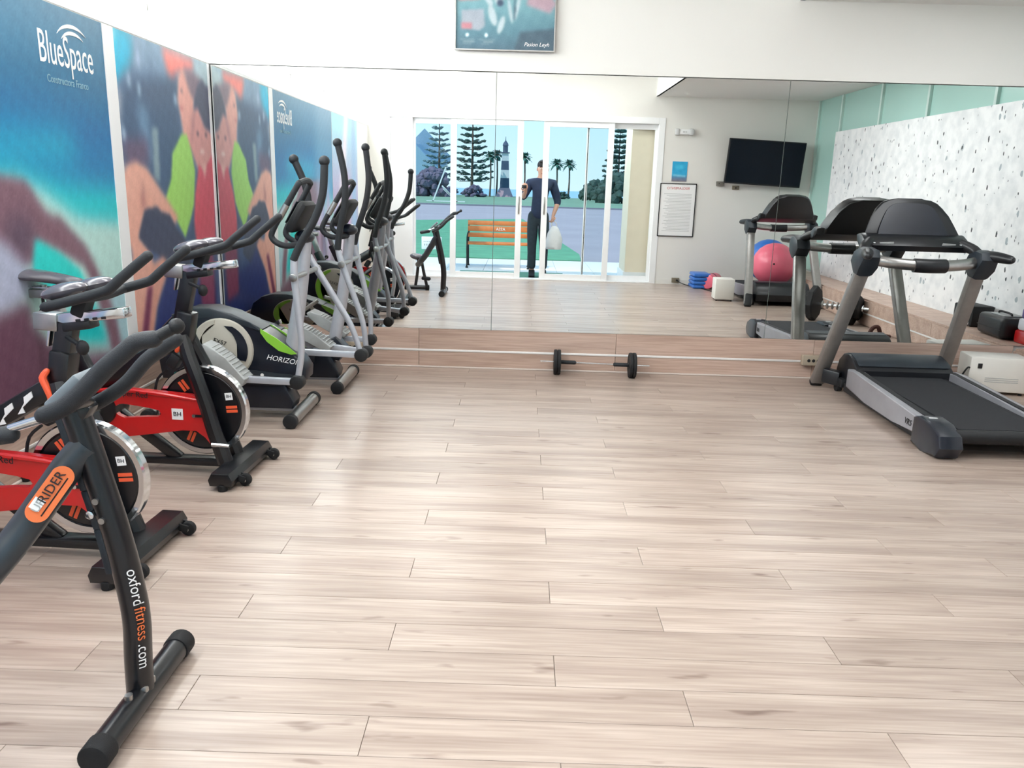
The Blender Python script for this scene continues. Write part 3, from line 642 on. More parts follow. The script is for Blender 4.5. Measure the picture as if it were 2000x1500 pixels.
# ================================================================= SPINNING BIKES
def bike(label):
    R = empty('spinning_bike'); tag(R, label, 'exercise bike', 'red spinning bikes with silver flywheels')
    fc = Vector((-0.17, 0, 0.302))
    # front stabiliser with transport wheels
    s = MB(); s.prism([(-0.055, 0.022), (0.045, 0.022), (0.052, 0.05), (0.035, 0.082), (-0.045, 0.082), (-0.062, 0.05)], -0.25, 0.25, 'XZ', 0.008)
    s = s.build('front_stabiliser', BLACK, R)
    for sy in (-0.16, 0.20):
        w = MB(); w.cyl((0.075, sy-0.012, 0.03), (0.075, sy+0.012, 0.03), 0.028, 20, bev=0.005).bar((0.035, sy-0.018, 0.045), (0.08, sy-0.018, 0.032), 0.008, 0.03, 0.002).bar((0.035, sy+0.018, 0.045), (0.08, sy+0.018, 0.032), 0.008, 0.03, 0.002)
        w.build('transport_wheel', RUBBER, R)
        MB().cyl((0.075, sy-0.0175, 0.03), (0.075, sy-0.011, 0.03), 0.008, 12).build('wheel_bolt', CHROME, R)
    for sy in (-0.235, 0.235): MB().cyl((0.0, sy, 0.0), (0.0, sy, 0.03), 0.022, 16, bev=0.004).build('levelling_foot', RUBBER, R)
    MB().bar((-0.90, -0.25, 0.05), (-0.90, 0.25, 0.05), 0.09, 0.05, 0.01).build('rear_stabiliser', BLACK, R)
    for sy in (-0.235, 0.235): MB().cyl((-0.90, sy, 0.0), (-0.90, sy, 0.03), 0.022, 16, bev=0.004).build('levelling_foot', RUBBER, R)
    MB().bar((-0.87, 0, 0.052), (-0.06, 0, 0.052), 0.07, 0.036, 0.008).build('base_tube', BLACK, R)
    # fork blades and head
    for sy in (-0.062, 0.062):
        MB().tube([(-0.055, sy, 0.07), (-0.10, sy, 0.22), (-0.13, sy, 0.34), (-0.17, sy*0.95, 0.47), (-0.205, sy*0.75, 0.56), (-0.235, sy*0.45, 0.65)], [0.036, 0.034, 0.033, 0.033, 0.032, 0.03], 10, smooth=4, flat=(0, 1, 0)).build('fork_blade', BLACK, R)
    MB().bar((-0.245, 0, 0.60), (-0.215, 0, 0.76), 0.075, 0.075, 0.012).build('head_tube', BLACK, R)
    MB().tube([(-0.02, -0.094, 0.16), (-0.10, -0.097, 0.165)], 0.01, 8).build('fork_bolt', CHROME, R)
    # flywheel
    fw = MB(); fw.lathe([(0.0, -0.012), (0.185, -0.012), (0.186, -0.020), (0.206, -0.022), (0.212, -0.014), (0.212, 0.014), (0.206, 0.022), (0.186, 0.020), (0.185, 0.012), (0.0, 0.012)], fc, 'Y', 56)
    fo = fw.build('flywheel', CHROME, R, ang=25)
    for sgn in (-1, 1):
        d = MB(); d.lathe([(0.0, sgn*0.024), (0.03, sgn*0.026), (0.05, sgn*0.018), (0.120, sgn*0.016), (0.150, sgn*0.0185), (0.178, sgn*0.0185), (0.1855, sgn*0.0125)], fc, 'Y', 48)
        d.build('flywheel_disc', BLACK, fo, ang=30)
        for k in range(3):
            a = rad(5+120*k)
            for off in (-0.0095, 0.0095):
                c = fc+Vector((math.cos(a)*0.140-math.sin(a)*off, sgn*0.0195, math.sin(a)*0.140+math.cos(a)*off))
                MB().box(c, (0.052, 0.0015, 0.013), 0, (0, -a, 0)).build('orange_bar', ORANGE, fo, smooth=False)
        c = fc+Vector((0.128, sgn*0.0195, 0.072)); MB().box(c, (0.034, 0.0015, 0.034), 0.0, (0, rad(-8), 0)).build('badge', PRINTW, fo, smooth=False)
        text('BH', 0.02, frame((c.x, c.y+sgn*0.001, c.z), (-sgn, 0, 0), (0, 0, 1)), PRINTK, fo)
    # red chain guard with a tapered opening
    ou = [(-0.70, 0.34), (-0.66, 0.385), (-0.56, 0.40), (-0.53, 0.405), (-0.36, 0.395), (-0.20, 0.385), (-0.155, 0.37), (-0.145, 0.345), (-0.135, 0.31), (-0.135, 0.26), (-0.12, 0.22), (-0.085, 0.145), (-0.075, 0.12), (-0.095, 0.12), (-0.145, 0.185), (-0.185, 0.215), (-0.25, 0.215), (-0.37, 0.195), (-0.53, 0.17), (-0.60, 0.20), (-0.66, 0.26)]
    ho = [(-0.57, 0.30), (-0.55, 0.325), (-0.52, 0.33), (-0.40, 0.315), (-0.355, 0.305), (-0.345, 0.290), (-0.36, 0.275), (-0.42, 0.272), (-0.52, 0.262), (-0.55, 0.275)]
    tb = bmesh.new()
    for yy in (-0.062, -0.036):
        a = [tb.verts.new((x, yy, z)) for x, z in ou]; h = [tb.verts.new((x, yy, z)) for x, z in ho]
        ea = [tb.edges.new((a[i], a[(i+1) % len(a)])) for i in range(len(a))]; eh = [tb.edges.new((h[i], h[(i+1) % len(h)])) for i in range(len(h))]
        bmesh.ops.triangle_fill(tb, edges=ea+eh, use_beauty=True, use_dissolve=False)
        if yy < -0.05: A0, H0 = a, h
        else: A1, H1 = a, h
    for P0, P1 in ((A0, A1), (H0, H1)):
        for i in range(len(P0)): tb.faces.new((P0[i], P0[(i+1) % len(P0)], P1[(i+1) % len(P1)], P1[i]))
    g = MB(); g._add(tb); go = g.build('chain_guard', RED, R, ang=30)
    MB().tube([(-0.67, -0.060, 0.378), (-0.56, -0.064, 0.395), (-0.36, -0.064, 0.385), (-0.17, -0.064, 0.362)], [0.008, 0.011, 0.011, 0.006], 8, smooth=3).build('guard_rib', RED, go)
    MB().box((-0.268, -0.0635, 0.292), (0.052, 0.002, 0.052), 0.0).build('badge', PRINTW, go, smooth=False)
    text('BH', 0.028, frame((-0.268, -0.065, 0.292), (1, 0, 0), (0, 0, 1)), PRINTK, go, font_scale=(1.1, 1))
    text('Super Red', 0.036, frame((-0.47, -0.0755, 0.380), (1, 0, -0.06), (0, 0, 1)), PRINTK, go)
    MB().bar((-0.195, -0.066, 0.288), (-0.135, -0.066, 0.288), 0.004, 0.012).build('tension_slot', BLACK, go); MB().cyl((-0.19, -0.070, 0.288), (-0.19, -0.06, 0.288), 0.008, 12).build('tension_bolt', CHROME, go)
    # crank, pedals
    MB().cyl((-0.63, -0.075, 0.30), (-0.63, 0.06, 0.30), 0.075, 28, bev=0.01).build('crank_cover', BLACK, R)
    for sgn in (-1, 1):
        e = Vector((-0.63+0.09*sgn*0.6, 0.09*sgn, 0.30+sgn*0.15))
        MB().bar((-0.63, 0.085*sgn, 0.30), e, 0.02, 0.03, 0.005, up=(0, 1, 0)).build('crank_arm', STEEL, R)
        MB().box(e+Vector((0, 0.06*sgn, 0)), (0.10, 0.09, 0.025), 0.006).bar(e+Vector((-0.03, .06*sgn, .01)), e+Vector((0.05, .06*sgn, .055)), 0.08, 0.008, 0.002).build('pedal', BLACKM, R)
    # main frame: head to seat tube, seat tube, rear strut
    MB().bar((-0.225, 0, 0.655), (-0.66, 0, 0.40), 0.05, 0.075, 0.015).build('down_tube', BLACK, R)
    MB().bar((-0.66, 0, 0.33), (-0.80, 0, 0.64), 0.055, 0.075, 0.014).build('seat_tube', BLACK, R)
    MB().bar((-0.64, 0, 0.36), (-0.90, 0, 0.06), 0.05, 0.06, 0.012).build('rear_strut', BLACK, R)
    MB().bar((-0.64, 0, 0.32), (-0.30, 0, 0.055), 0.045, 0.05, 0.01).build('lower_strut', BLACK, R)
    # white decal: two chevrons on the down tube
    dd = MB()
    for o_ in (0, 1):
        bx, bz = (-0.36-0.075*o_, 0.565-0.044*o_)
        dd.prism([(bx-0.032, bz-0.035), (bx-0.005, bz-0.028), (bx-0.012, bz-0.010), (bx+0.030, bz+0.030), (bx+0.026, bz+0.050), (bx-0.004, bz+0.028), (bx-0.004, bz+0.008)], -0.0285, -0.0255, 'XZ')
    dd.build('decal', PRINTW, R, smooth=False)
    # brake block over the flywheel
    MB().bar((-0.27, 0, 0.56), (-0.31, 0, 0.50), 0.06, 0.05, 0.01).build('brake_block', BLACKM, R)
    MB().tube([(-0.33, 0.0, 0.485), (-0.38, 0, 0.44), (-0.40, 0, 0.37)], 0.006, 8, smooth=3).build('brake_cable', BLACKM, R)
    # orange tension lever
    MB().tube([(-0.258, -0.043, 0.695), (-0.270, -0.052, 0.672), (-0.258, -0.056, 0.640), (-0.245, -0.056, 0.605), (-0.255, -0.052, 0.585)], [0.010, 0.013, 0.012, 0.013, 0.010], 10, smooth=3, rnd=True).build('orange_lever', ORANGE, R)
    # handlebar post, slider and bars
    po = MB(); po.bar((-0.25, 0, 0.62), (-0.19, 0, 0.865), 0.05, 0.065, 0.008).build('handlebar_post', BLACK, R)
    MB().bar((-0.262, 0, 0.775), (-0.242, 0, 0.865), 0.046, 0.010, 0.002, up=(1, 0, 0)).build('chrome_plate', CHROME, R)
    MB().bar((-0.300, 0, 0.862), (-0.215, 0, 0.857), 0.06, 0.06, 0.006).build('slider_bracket', STEEL, R)
    sl = MB().bar((-0.22, 0, 0.870), (0.02, 0, 0.900), 0.05, 0.035, 0.004).build('slider_rail', CHROME, R)
    for k in range(4): MB().bar((-0.15+0.03*k, -0.026, 0.868+0.004*k), (-0.135+0.03*k, -0.026, 0.870+.004*k), 0.003, 0.008).build('rail_slot', PRINTK, sl, smooth=False)
    MB().bar((-0.20, 0, 0.842), (-0.10, 0, 0.857), 0.062, 0.03, 0.006).build('slider_clamp', BLACK, R)
    kn = MB().tube([(-0.19, -0.02, 0.81), (-0.14, -0.055, 0.80), (-0.115, -0.065, 0.79)], [0.008, 0.008, 0.010], 8).sph((-0.11, -0.066, 0.785), 0.022, 12, (1, 0.7, 1.2)).build('clamp_knob', BLACKM, R)
    MB().bar((-0.15, 0, 0.88), (-0.12, 0, 0.955), 0.06, 0.05, 0.012).build('stem', BLACKM, R)
    hb = MB()
    for sgn in (-1, 1):
        y = 0.135*sgn
        hb.tube([(-0.18, y, 0.928), (-0.08, y, 0.955), (0.02, y, 0.985), (0.045, y, 0.998), (0.08, y, 1.028), (0.175, y*0.97, 1.105)], [0.0165]*6, 12, smooth=3, rnd=True)
    hb.tube([(-0.06, -0.13, 0.960), (-0.05, 0, 0.955), (-0.06, 0.13, 0.960)], 0.0155, 10, smooth=4)
    hb.tube([(-0.172, -0.13, 0.930), (-0.18, 0, 0.927), (-0.172, 0.13, 0.930)], 0.0155, 10, smooth=4)
    hb.build('handlebar', FOAM, R, ang=60)
    for sgn in (-1, 1):
        MB().sph((-0.145, 0.078*sgn, 0.975), 0.078, 20, (1, 0.70, 0.34), (0, rad(-14), 0)).build('elbow_pad', SATIN, R)
        MB().bar((-0.13, 0.06*sgn, 0.93), (-0.13, 0.06*sgn, 0.97), 0.03, 0.03, 0.004).build('pad_bracket', BLACKM, R)
    # seat
    MB().bar((-0.765, 0, 0.56), (-0.845, 0, 0.81), 0.042, 0.052, 0.006).build('seat_post', STEEL, R)
    MB().bar((-0.98, 0, 0.815), (-0.78, 0, 0.815), 0.05, 0.038, 0.005).build('seat_slider', STEEL, R)
    MB().tube([(-0.89, 0, 0.80), (-0.89, 0, 0.745)], 0.007, 8).sph((-0.89, 0, 0.735), 0.020, 10, (1, 1, 0.8)).build('seat_knob', BLACKM, R)
    MB().tube([(-0.72, -0.0, 0.56), (-0.72, -0.045, 0.575), (-0.72, -0.075, 0.58)], 0.006, 8).sph((-0.72, -0.08, 0.58), 0.02, 10).build('post_knob', BLACKM, R)
    for sy in (-0.02, 0.02): MB().tube([(-0.97, sy, 0.86), (-0.93, sy, 0.845), (-0.82, sy, 0.845), (-0.74, sy*0.6, 0.875)], 0.004, 6, smooth=3).build('saddle_rail', CHROME, R)
    MB().cyl((-0.88, 0, 0.82), (-0.88, 0, 0.855), 0.014, 10).build('saddle_clamp', STEEL, R)
    sd = MB(); prof = [(-1.00, 0.055, 0.885), (-0.985, 0.085, 0.892), (-0.94, 0.092, 0.895), (-0.88, 0.072, 0.89), (-0.82, 0.045, 0.882), (-0.76, 0.030, 0.872), (-0.71, 0.022, 0.862), (-0.695, 0.010, 0.858)]
    rings = []
    for x, w, z in prof:
        ring = []
        for k in range(14):
            a = 2*PI*k/14; yy = w*math.cos(a); zz = 0.030*math.sin(a) if math.sin(a) > 0 else 0.022*math.sin(a)
            ring.append(sd.bm.verts.new((x, yy, z+zz)))
        rings.append(ring)
    for i in range(len(rings)-1):
        for k in range(14): sd.bm.faces.new((rings[i][k], rings[i][(k+1) % 14], rings[i+1][(k+1) % 14], rings[i+1][k]))
    sd.bm.faces.new(rings[0]); sd.bm.faces.new(rings[-1])
    sd.build('saddle', SATIN, R, ang=70)
    return R
b1 = bike('nearer red spinning bike, its flywheel half behind the black curved machine')
b1.location = (-1.335, 2.67, 0); b1.rotation_euler = (0, 0, rad(-3))
index_kids(b1)
b2 = copy_tree(b1); b2.location = (-1.275, 3.565, 0)
for _c in b2.children:
    if _c.name.split('.')[0] in ('handlebar', 'elbow_pad', 'pad_bracket', 'stem', 'slider_rail', 'slider_clamp', 'slider_bracket', 'handlebar_post', 'chrome_plate', 'clamp_knob'): _c.location = (0.0, 0, 0.08)
b2['label'] = 'farther red spinning bike, beside the first grey elliptical trainer'

# ================================================================= ELLIPTICALS
def rotxz(p, piv, a):
    x, z = p[0]-piv[0], p[2]-piv[2]
    return (piv[0]+x*math.cos(a)-z*math.sin(a), p[1], piv[2]+x*math.sin(a)+z*math.cos(a))
def elliptical(label, ph_near, ph_far, low=False, gup=0.0):
    R = empty('elliptical_trainer'); tag(R, label, 'elliptical', 'grey and black elliptical trainers')
    fr = MB().cyl((0, -0.235, 0.040), (0, 0.235, 0.040), 0.036, 24).build('front_stabiliser', STEEL, R)
    for sgn in (-1, 1):
        MB().cyl((0, 0.235*sgn, 0.041), (0, 0.275*sgn, 0.041), 0.041, 24, bev=0.006).build('end_cap', BLACKM, fr)
        MB().bb((-0.03, 0.245*sgn-0.012, 0.0), (0.02, 0.245*sgn+0.012, 0.02), 0.003).build('foot_pad', RUBBER, fr)
    rs = MB().cyl((-0.80, -0.22, 0.040), (-0.80, 0.22, 0.040), 0.036, 24).build('rear_stabiliser', STEEL, R)
    for sgn in (-1, 1): MB().cyl((-0.80, 0.22*sgn, 0.041), (-0.80, 0.26*sgn, 0.041), 0.041, 24, bev=0.006).build('end_cap', BLACKM, rs)
    MB().bar((-0.80, 0, 0.045), (0, 0, 0.045), 0.05, 0.025, 0.005).build('base_rail', SILVER, R)
    MB().prism([(-0.70, 0.06), (-0.04, 0.06), (-0.03, 0.10), (-0.075, 0.20), (-0.12, 0.245), (-0.70, 0.26)], -0.075, 0.075, 'XZ', 0.010).build('lower_cover', NAVY, R)
    sh = MB().prism([(-0.78, 0.22), (-0.80, 0.38), (-0.765, 0.52), (-0.70, 0.585), (-0.60, 0.625), (-0.48, 0.630), (-0.36, 0.60), (-0.26, 0.555), (-0.16, 0.50), (-0.06, 0.43), (0.02, 0.36), (0.055, 0.30), (0.05, 0.24), (0.0, 0.20), (-0.20, 0.20)], -0.085, 0.085, 'XZ', 0.022).build('shell', NAVY, R)
    sh2 = MB().prism([(-0.70, 0.592), (-0.60, 0.632), (-0.48, 0.638), (-0.36, 0.608), (-0.26, 0.562), (-0.19, 0.525), (-0.205, 0.505), (-0.27, 0.535), (-0.36, 0.57), (-0.48, 0.595), (-0.60, 0.585), (-0.69, 0.56)], -0.088, 0.088, 'XZ', 0.012).build('top_trim', TEAL, sh)
    for sgn in (-1, 1):
        yy = 0.087*sgn
        MB().prism([(-0.20, 0.528), (-0.12, 0.482), (-0.04, 0.425), (0.00, 0.39), (-0.03, 0.385), (-0.10, 0.405), (-0.165, 0.455), (-0.20, 0.505)], yy-0.003, yy+0.003, 'XZ').build('lime_panel', LIME, sh, smooth=False)
        text('HORIZON', 0.042, frame((-0.075 if sgn < 0 else -0.12, 0.0905*sgn, 0.352), (-sgn, 0, 0.16*sgn), (0, 0, 1)), PRINTW, sh, italic=0.25)
        MB().prism([(-0.34, 0.305), (-0.28, 0.29), (0.0, 0.265), (0.03, 0.24), (0.0, 0.22), (-0.34, 0.225)], yy-0.004, yy+0.004, 'XZ').build('side_trim', TEAL, sh, smooth=False)
        MB().cyl((-0.20, yy, 0.262), (-0.20, yy+0.006*sgn, 0.262), 0.010, 12).build('screw', PRINTW, sh)
        dsk = MB().lathe([(0.0, 0.020*sgn), (0.15, 0.016*sgn), (0.172, 0.010*sgn), (0.178, 0.0)], (-0.42, yy, 0.405), 'Y', 40).build('crank_disc', CREAM, R, ang=30)
        MB().prism([(-0.42+0.150*math.cos(rad(a)), 0.405+0.150*math.sin(rad(a))) for a in range(-25, 66, 8)]+[(-0.46+0.135*math.cos(rad(a)), 0.40+0.160*math.sin(rad(a))) for a in range(62, -24, -8)], yy+0.019*sgn-0.002, yy+0.019*sgn+0.002, 'XZ').build('dark_crescent', NAVY, dsk, smooth=False)
        MB().prism([(-0.42+0.17*math.cos(rad(a)), 0.405+0.17*math.sin(rad(a))) for a in range(100, 252, 10)]+[(-0.40+0.145*math.cos(rad(a)), 0.405+0.155*math.sin(rad(a))) for a in range(250, 100, -10)], yy+0.016*sgn-0.003, yy+0.016*sgn+0.003, 'XZ').build('lime_crescent', LIME if sgn > 0 else CREAM, dsk, smooth=False)
        text('EX57', 0.034, frame((-0.425, yy+0.0215*sgn, 0.45), (-sgn, 0, 0.3*sgn), (0, 0, 1)), PRINTK, dsk)
    if low:
        for _c in list(R.children):
            if _c.name.split('.')[0] in ('shell', 'crank_disc'): _c.scale = (1.0, 1.0, 0.70); _c.location = (-0.235, 0, 0.0)
    # mast
    MB().tube([(-0.115, 0, 0.10), (-0.045, 0, 0.42), (0.015, 0, 0.75), (0.05, 0, 1.04)], [0.044, 0.041, 0.037, 0.034], 18, smooth=5).build('mast', SILVER, R)
    MB().prism([(-0.16, 0.20), (-0.03, 0.175), (0.02, 0.26), (-0.05, 0.34), (-0.13, 0.30)], -0.062, 0.062, 'XZ', 0.012).build('mast_boot', NAVY, R)
    # console and fixed grips
    MB().bar((-0.02, 0, 1.07), (0.075, 0, 1.23), 0.24, 0.055, 0.025, up=(-1, 0, 1)).build('console', BLACKM, R)
    MB().bar((-0.012, 0, 1.10), (0.055, 0, 1.215), 0.15, 0.004, 0.0, up=(-1, 0, 0.9)).build('console_screen', TEAL, R).location = (-0.028, 0, 0.018)
    MB().sph((0.045, 0, 1.04), 0.055, 14, (1, 1.3, 0.7)).build('console_neck', NAVY, R)
    for sgn in (-1, 1):
        y = 0.135*sgn
        MB().tube([(0.04, 0.02*sgn, 1.005), (0.02, 0.09*sgn, 1.00), (-0.04, y, 1.00), (-0.095, y, 1.035), (-0.085, y, 1.09), (0.0, y*0.95, 1.235), (0.055, y*0.9, 1.33)], 0.0165, 12, smooth=5, rnd=True).build('fixed_grip', FOAM, R, ang=60)
        MB().tube([(-0.055, y, 1.14), (-0.012, y*0.96, 1.215)], 0.0182, 12).build('pulse_sensor', STEEL, R)
    MB().tube([(0.055, -0.12, 1.33), (0.065, 0, 1.345), (0.055, 0.12, 1.33)], 0.0165, 10, smooth=4).build('grip_bridge', FOAM, R)
    MB().cyl((0.045, -0.265, 0.84), (0.045, 0.265, 0.84), 0.015, 14).build('pivot_axle', STEEL, R)
    # swing arms, pedal bars, pedals
    for sgn, ph in ((-1, ph_near), (1, ph_far)):
        y = 0.235*sgn; pv = (0.045, y, 0.84)
        T = lambda P: [rotxz((a, y+(dy*sgn), c), pv, ph) for a, dy, c in P]
        T0 = T; T = lambda P: T0([(a_, b_, c_+(gup*(c_-0.95)/0.48 if c_ > 0.95 else 0)) for a_, b_, c_ in P])
        arm = MB().tube(T([(0.045, 0, 0.95), (0.045, 0, 0.84), (0.062, 0, 0.62), (0.07, 0, 0.45), (0.045, 0, 0.285)]), [0.017, 0.021, 0.019, 0.018, 0.017], 12, smooth=4).build('swing_arm', SILVER, R)
        grip = MB().tube(T([(0.042, 0, 0.93), (0.085, 0.0, 1.02), (0.165, 0.008, 1.15), (0.212, 0.012, 1.28), (0.225, 0.012, 1.43)]), 0.0205, 12, smooth=5).build('grip', FOAM, arm, ang=60)
        e = T([(0.225, 0.012, 1.445)])[0]; MB().sph(e, 0.028, 14).build('grip_end', FOAM, arm)
        MB().cyl((pv[0], y+sgn*0.018, pv[2]), (pv[0], y+sgn*0.034, pv[2]), 0.022, 16, bev=0.004).build('pivot_cap', STEEL, arm)
        kx, _, kz = T([(0.043, 0, 0.265)])[0]
        MB().cyl((kx, y-0.034, kz), (kx, y+0.034, kz), 0.040, 20, bev=0.010).build('knuckle', BLACKM, R)
        bx = -0.62 if ph < 0.2 else -0.33
        bz = 0.30 if ph < 0.2 else 0.36
        MB().bar((bx, y, bz-0.02), (kx-0.02, y, kz), 0.034, 0.036, 0.004).build('pedal_bar', SILVER, R)
        cxk, czk = -0.46+0.12*math.cos(2.6 if ph < 0.2 else -0.5), 0.405+0.12*math.sin(2.6+3.0 if ph < 0.2 else -0.2)
        MB().bar((-0.46, 0.105*sgn, 0.405), (bx, 0.20*sgn, bz-0.01), 0.022, 0.03, 0.004).build('crank_arm', STEEL, R)
        if ph < 0.1: pp = [(-0.475, 0.455), (-0.445, 0.475), (-0.40, 0.455), (-0.33, 0.40), (-0.225, 0.285), (-0.245, 0.245), (-0.30, 0.265), (-0.40, 0.36), (-0.465, 0.42)]
        else: pp = [(-0.30, 0.455), (-0.27, 0.47), (-0.20, 0.44), (-0.12, 0.39), (-0.02, 0.32), (-0.04, 0.29), (-0.10, 0.30), (-0.22, 0.37), (-0.29, 0.425)]
        pd = MB().prism(pp, y-0.065, y+0.065, 'XZ', 0.008).build('pedal', GREYP, R)
        rb_ = MB()
        for k in range(11):
            t = k/10; i = pp[2]; j = pp[4]; x = i[0]*(1-t)+j[0]*t; z = i[1]*(1-t)+j[1]*t+0.012*math.sin(PI*t)
            rb_.bar((x, y-0.055, z), (x, y+0.055, z), 0.006, 0.005)
        rb_.build('tread', GREYP, pd); pd.children[0]['kind'] = 'stuff'
    return R
e1 = elliptical('nearer elliptical trainer, far swing arm pushed forward, beside the red bikes', 0.0, rad(27)); e1.location = (-1.25, 4.53, 0)
e2 = elliptical('farther elliptical trainer close to the mirror, both swing arms nearly level', rad(15), rad(9), True, 0.10); e2.location = (-1.165, 5.31, 0)

# ================================================================= CURVED RIDER MACHINE (foreground)
RO = Vector((-0.95, 1.83, 0))
rd = empty('rider_machine', RO); tag(rd, 'black curved rider machine with an orange and white sticker, nearest machine on the left', 'exercise machine')
def LR(x, y, Y): return tuple(atY(x, y, Y)-RO)
ft = MB().cyl((0, -0.215, 0.037), (0, 0.215, 0.037), 0.033, 24).build('floor_bar', BLACK, rd)
for s_ in (-1, 1): MB().cyl((0, 0.20*s_, 0.037), (0, 0.255*s_, 0.037), 0.037, 24, bev=0.005).build('end_cap', RUBBER, ft)
MB().bar((0, -0.03, 0.06), (0, 0.03, 0.06), 0.05, 0.03, 0.006).cyl((0.0, -0.07, 0.06), (0.0, -0.07, 0.082), 0.010, 12).build('bracket', STEEL, rd)
post = [(-0.005, 0, 0.05), (-0.003, 0, 0.14), (0.002, 0, 0.26), (-0.010, 0, 0.38), (-0.030, 0, 0.50), (-0.052, 0, 0.60), (-0.075, 0, 0.70), (-0.10, 0, 0.80)]
MB().tube(post, [0.034]*4+[0.033]*4, 20, smooth=6).build('front_post', BLACK, rd)
pp = MB()
for i in range(3, 7):
    a = Vector(post[i])+Vector((-0.040, -0.005, 0)); b = Vector(post[i+1])+Vector((-0.040, -0.005, 0)); pp.bar(a, b, 0.012, 0.02, 0.003)
pp.build('post_rib', TEAL, rd)
for z, x in ((0.545, -0.075), (0.70, -0.108)): MB().cyl((x, -0.03, z), (x, -0.014, z), 0.011, 14, bev=0.002).build('bolt', CHROME, rd)
for z, x in ((0.585, -0.022), (0.535, -0.012)): MB().cyl((x-0.03, -0.040, z), (x-0.03, -0.025, z), 0.008, 12).build('bolt', STEEL, rd)
# sloping beam with the sticker, seat, foot pegs, rear leg
beam = [Vector(LR(x, y, Y)) for x, y, Y in ((172, 868, 1.83), (138, 905, 1.81), (98, 962, 1.775), (48, 1032, 1.74), (0, 1092, 1.70))]+[Vector(LR(-60, 1158, 1.66)), Vector((-0.36, -0.34, 0.33))]
MB().tube(beam, 0.037, 16, smooth=5).build('beam', mat('beam_grey', '2B3238', 0.4, var=0.08, coat=0.2), rd)
bc = Vector(LR(101, 960, 1.775)); t_ = (beam[1]-beam[3]).normalized(); n_ = (CAMP-RO-bc); n_ = (n_-t_*n_.dot(t_)).normalized(); c = bc+n_*0.0385; v_ = n_.cross(t_)
V_ = v_
stk = MB(); pts = []
for k in range(28):
    a = 2*PI*k/28; uu = math.copysign(min(abs(math.cos(a))*1.0, 1), math.cos(a)); pts.append((uu, math.sin(a)))
def pill(L, r): return [(L*(1 if a < 90 or a > 270 else -1)+r*math.cos(rad(a)), r*math.sin(rad(a))) for a in list(range(-90, 91, 15))+list(range(90, 271, 15))]
Ms = Matrix(((t_.x, v_.x, n_.x, c.x), (t_.y, v_.y, n_.y, c.y), (t_.z, v_.z, n_.z, c.z), (0, 0, 0, 1)))
st = MB().prism([(p*1.0, q) for p, q in pill(0.046, 0.026)], -0.001, 0.001, 'XY', M=Ms).build('sticker', PRINTO, rd, smooth=False)
MB().prism([(-0.046, -0.002), (-0.018, -0.002), (-0.018, 0.022), (-0.046, 0.022)], 0, 0.002, 'XY', M=Matrix.Translation(n_*0.0006) @ Ms).build('sticker_patch', PRINTW, st, smooth=False)
text('UP', 0.026, frame(c+n_*0.0032+t_*-0.034+V_*0.006, t_, V_), GREYP, st)
text('RIDER', 0.030, frame(c+n_*0.0032+t_*0.016+V_*0.005, t_, V_), PRINTK, st)
MB().bar(c-t_*0.052-V_*0.012+n_*0.001, c+t_*0.05-V_*0.012+n_*0.001, 0.002, 0.003).build('sticker_line', PRINTK, st, smooth=False)
SX = -0.10
MB().bar((-0.25+SX, -0.30, 0.34), (-0.26+SX, -0.33, 0.40), 0.035, 0.035, 0.008).build('seat_post', BLACK, rd)
MB().sph((-0.265+SX, -0.34, 0.43), 0.085, 20, (1.2, 0.8, 0.5), (0, rad(8), 0)).build('seat', SATIN, rd)
MB().tube([(-0.22+SX, -0.33, 0.42), (-0.19+SX, -0.345, 0.24), (-0.15+SX, -0.375, 0.05)], 0.020, 12, smooth=3).build('rear_leg', BLACK, rd)
MB().tube([(-0.26+SX, -0.36, 0.34), (-0.28+SX, -0.38, 0.18), (-0.30+SX, -0.38, 0.05)], 0.020, 12, smooth=3).build('rear_leg', BLACK, rd)
MB().tube([(-0.20+SX, -0.36, 0.155), (-0.12+SX, -0.36, 0.15)], 0.026, 14, rnd=True).build('foot_peg', FOAM, rd)
rb2 = MB().cyl((-0.42+SX, -0.38, 0.034), (-0.14+SX, -0.38, 0.034), 0.030, 20).build('floor_bar', BLACK, rd)
for x_ in (-0.44+SX, -0.17+SX): MB().cyl((x_, -0.38, 0.034), (x_+0.05, -0.38, 0.034), 0.034, 20, bev=0.005).build('end_cap', RUBBER, rb2)
# handlebar: near and far foam tubes joined over the post
near = [LR(x, y, 1.73) for x, y in [(84, 812), (125, 795), (165, 762), (205, 720), (240, 690), (268, 668), (303, 662)]]
MB().tube(near, [0.020, 0.021, 0.022, 0.022, 0.021, 0.020, 0.019], 14, smooth=4, rnd=True).build('foam_grip', FOAM, rd, ang=60)
MB().tube([LR(20, 838, 1.73), LR(92, 815, 1.73)], 0.011, 12).build('chrome_rod', CHROME, rd)
MB().tube([LR(22, 848, 1.73), LR(-60, 860, 1.73)], 0.021, 14, rnd=True).build('foam_grip', FOAM, rd, ang=60)
MB().tube([LR(300, 662, 1.73), LR(340, 640, 1.74)], 0.013, 12).sph(LR(345, 637, 1.74), 0.018, 10).build('grip_tip', BLACKM, rd)
far = [LR(x, y, 1.92) for x, y in [(165, 800), (215, 772), (250, 745), (285, 705), (318, 680), (345, 662)]]
MB().tube(far, 0.018, 14, smooth=4, rnd=True).build('foam_grip', FOAM, rd, ang=60)
MB().tube([near[1], (near[1][0], 0, near[1][2]-0.015), far[0]], 0.014, 12, smooth=4).build('cross_bar', BLACK, rd)
MB().bar((-0.10, 0, 0.78), (near[1][0], 0, near[1][2]-0.01), 0.05, 0.05, 0.012).build('handlebar_clamp', BLACK, rd)
MB().bar(LR(112, 786, 1.86), LR(172, 728, 1.86), 0.10, 0.022, 0.006).build('monitor', mat('monitor_grey', '7C868D', 0.4, var=0.05), rd)
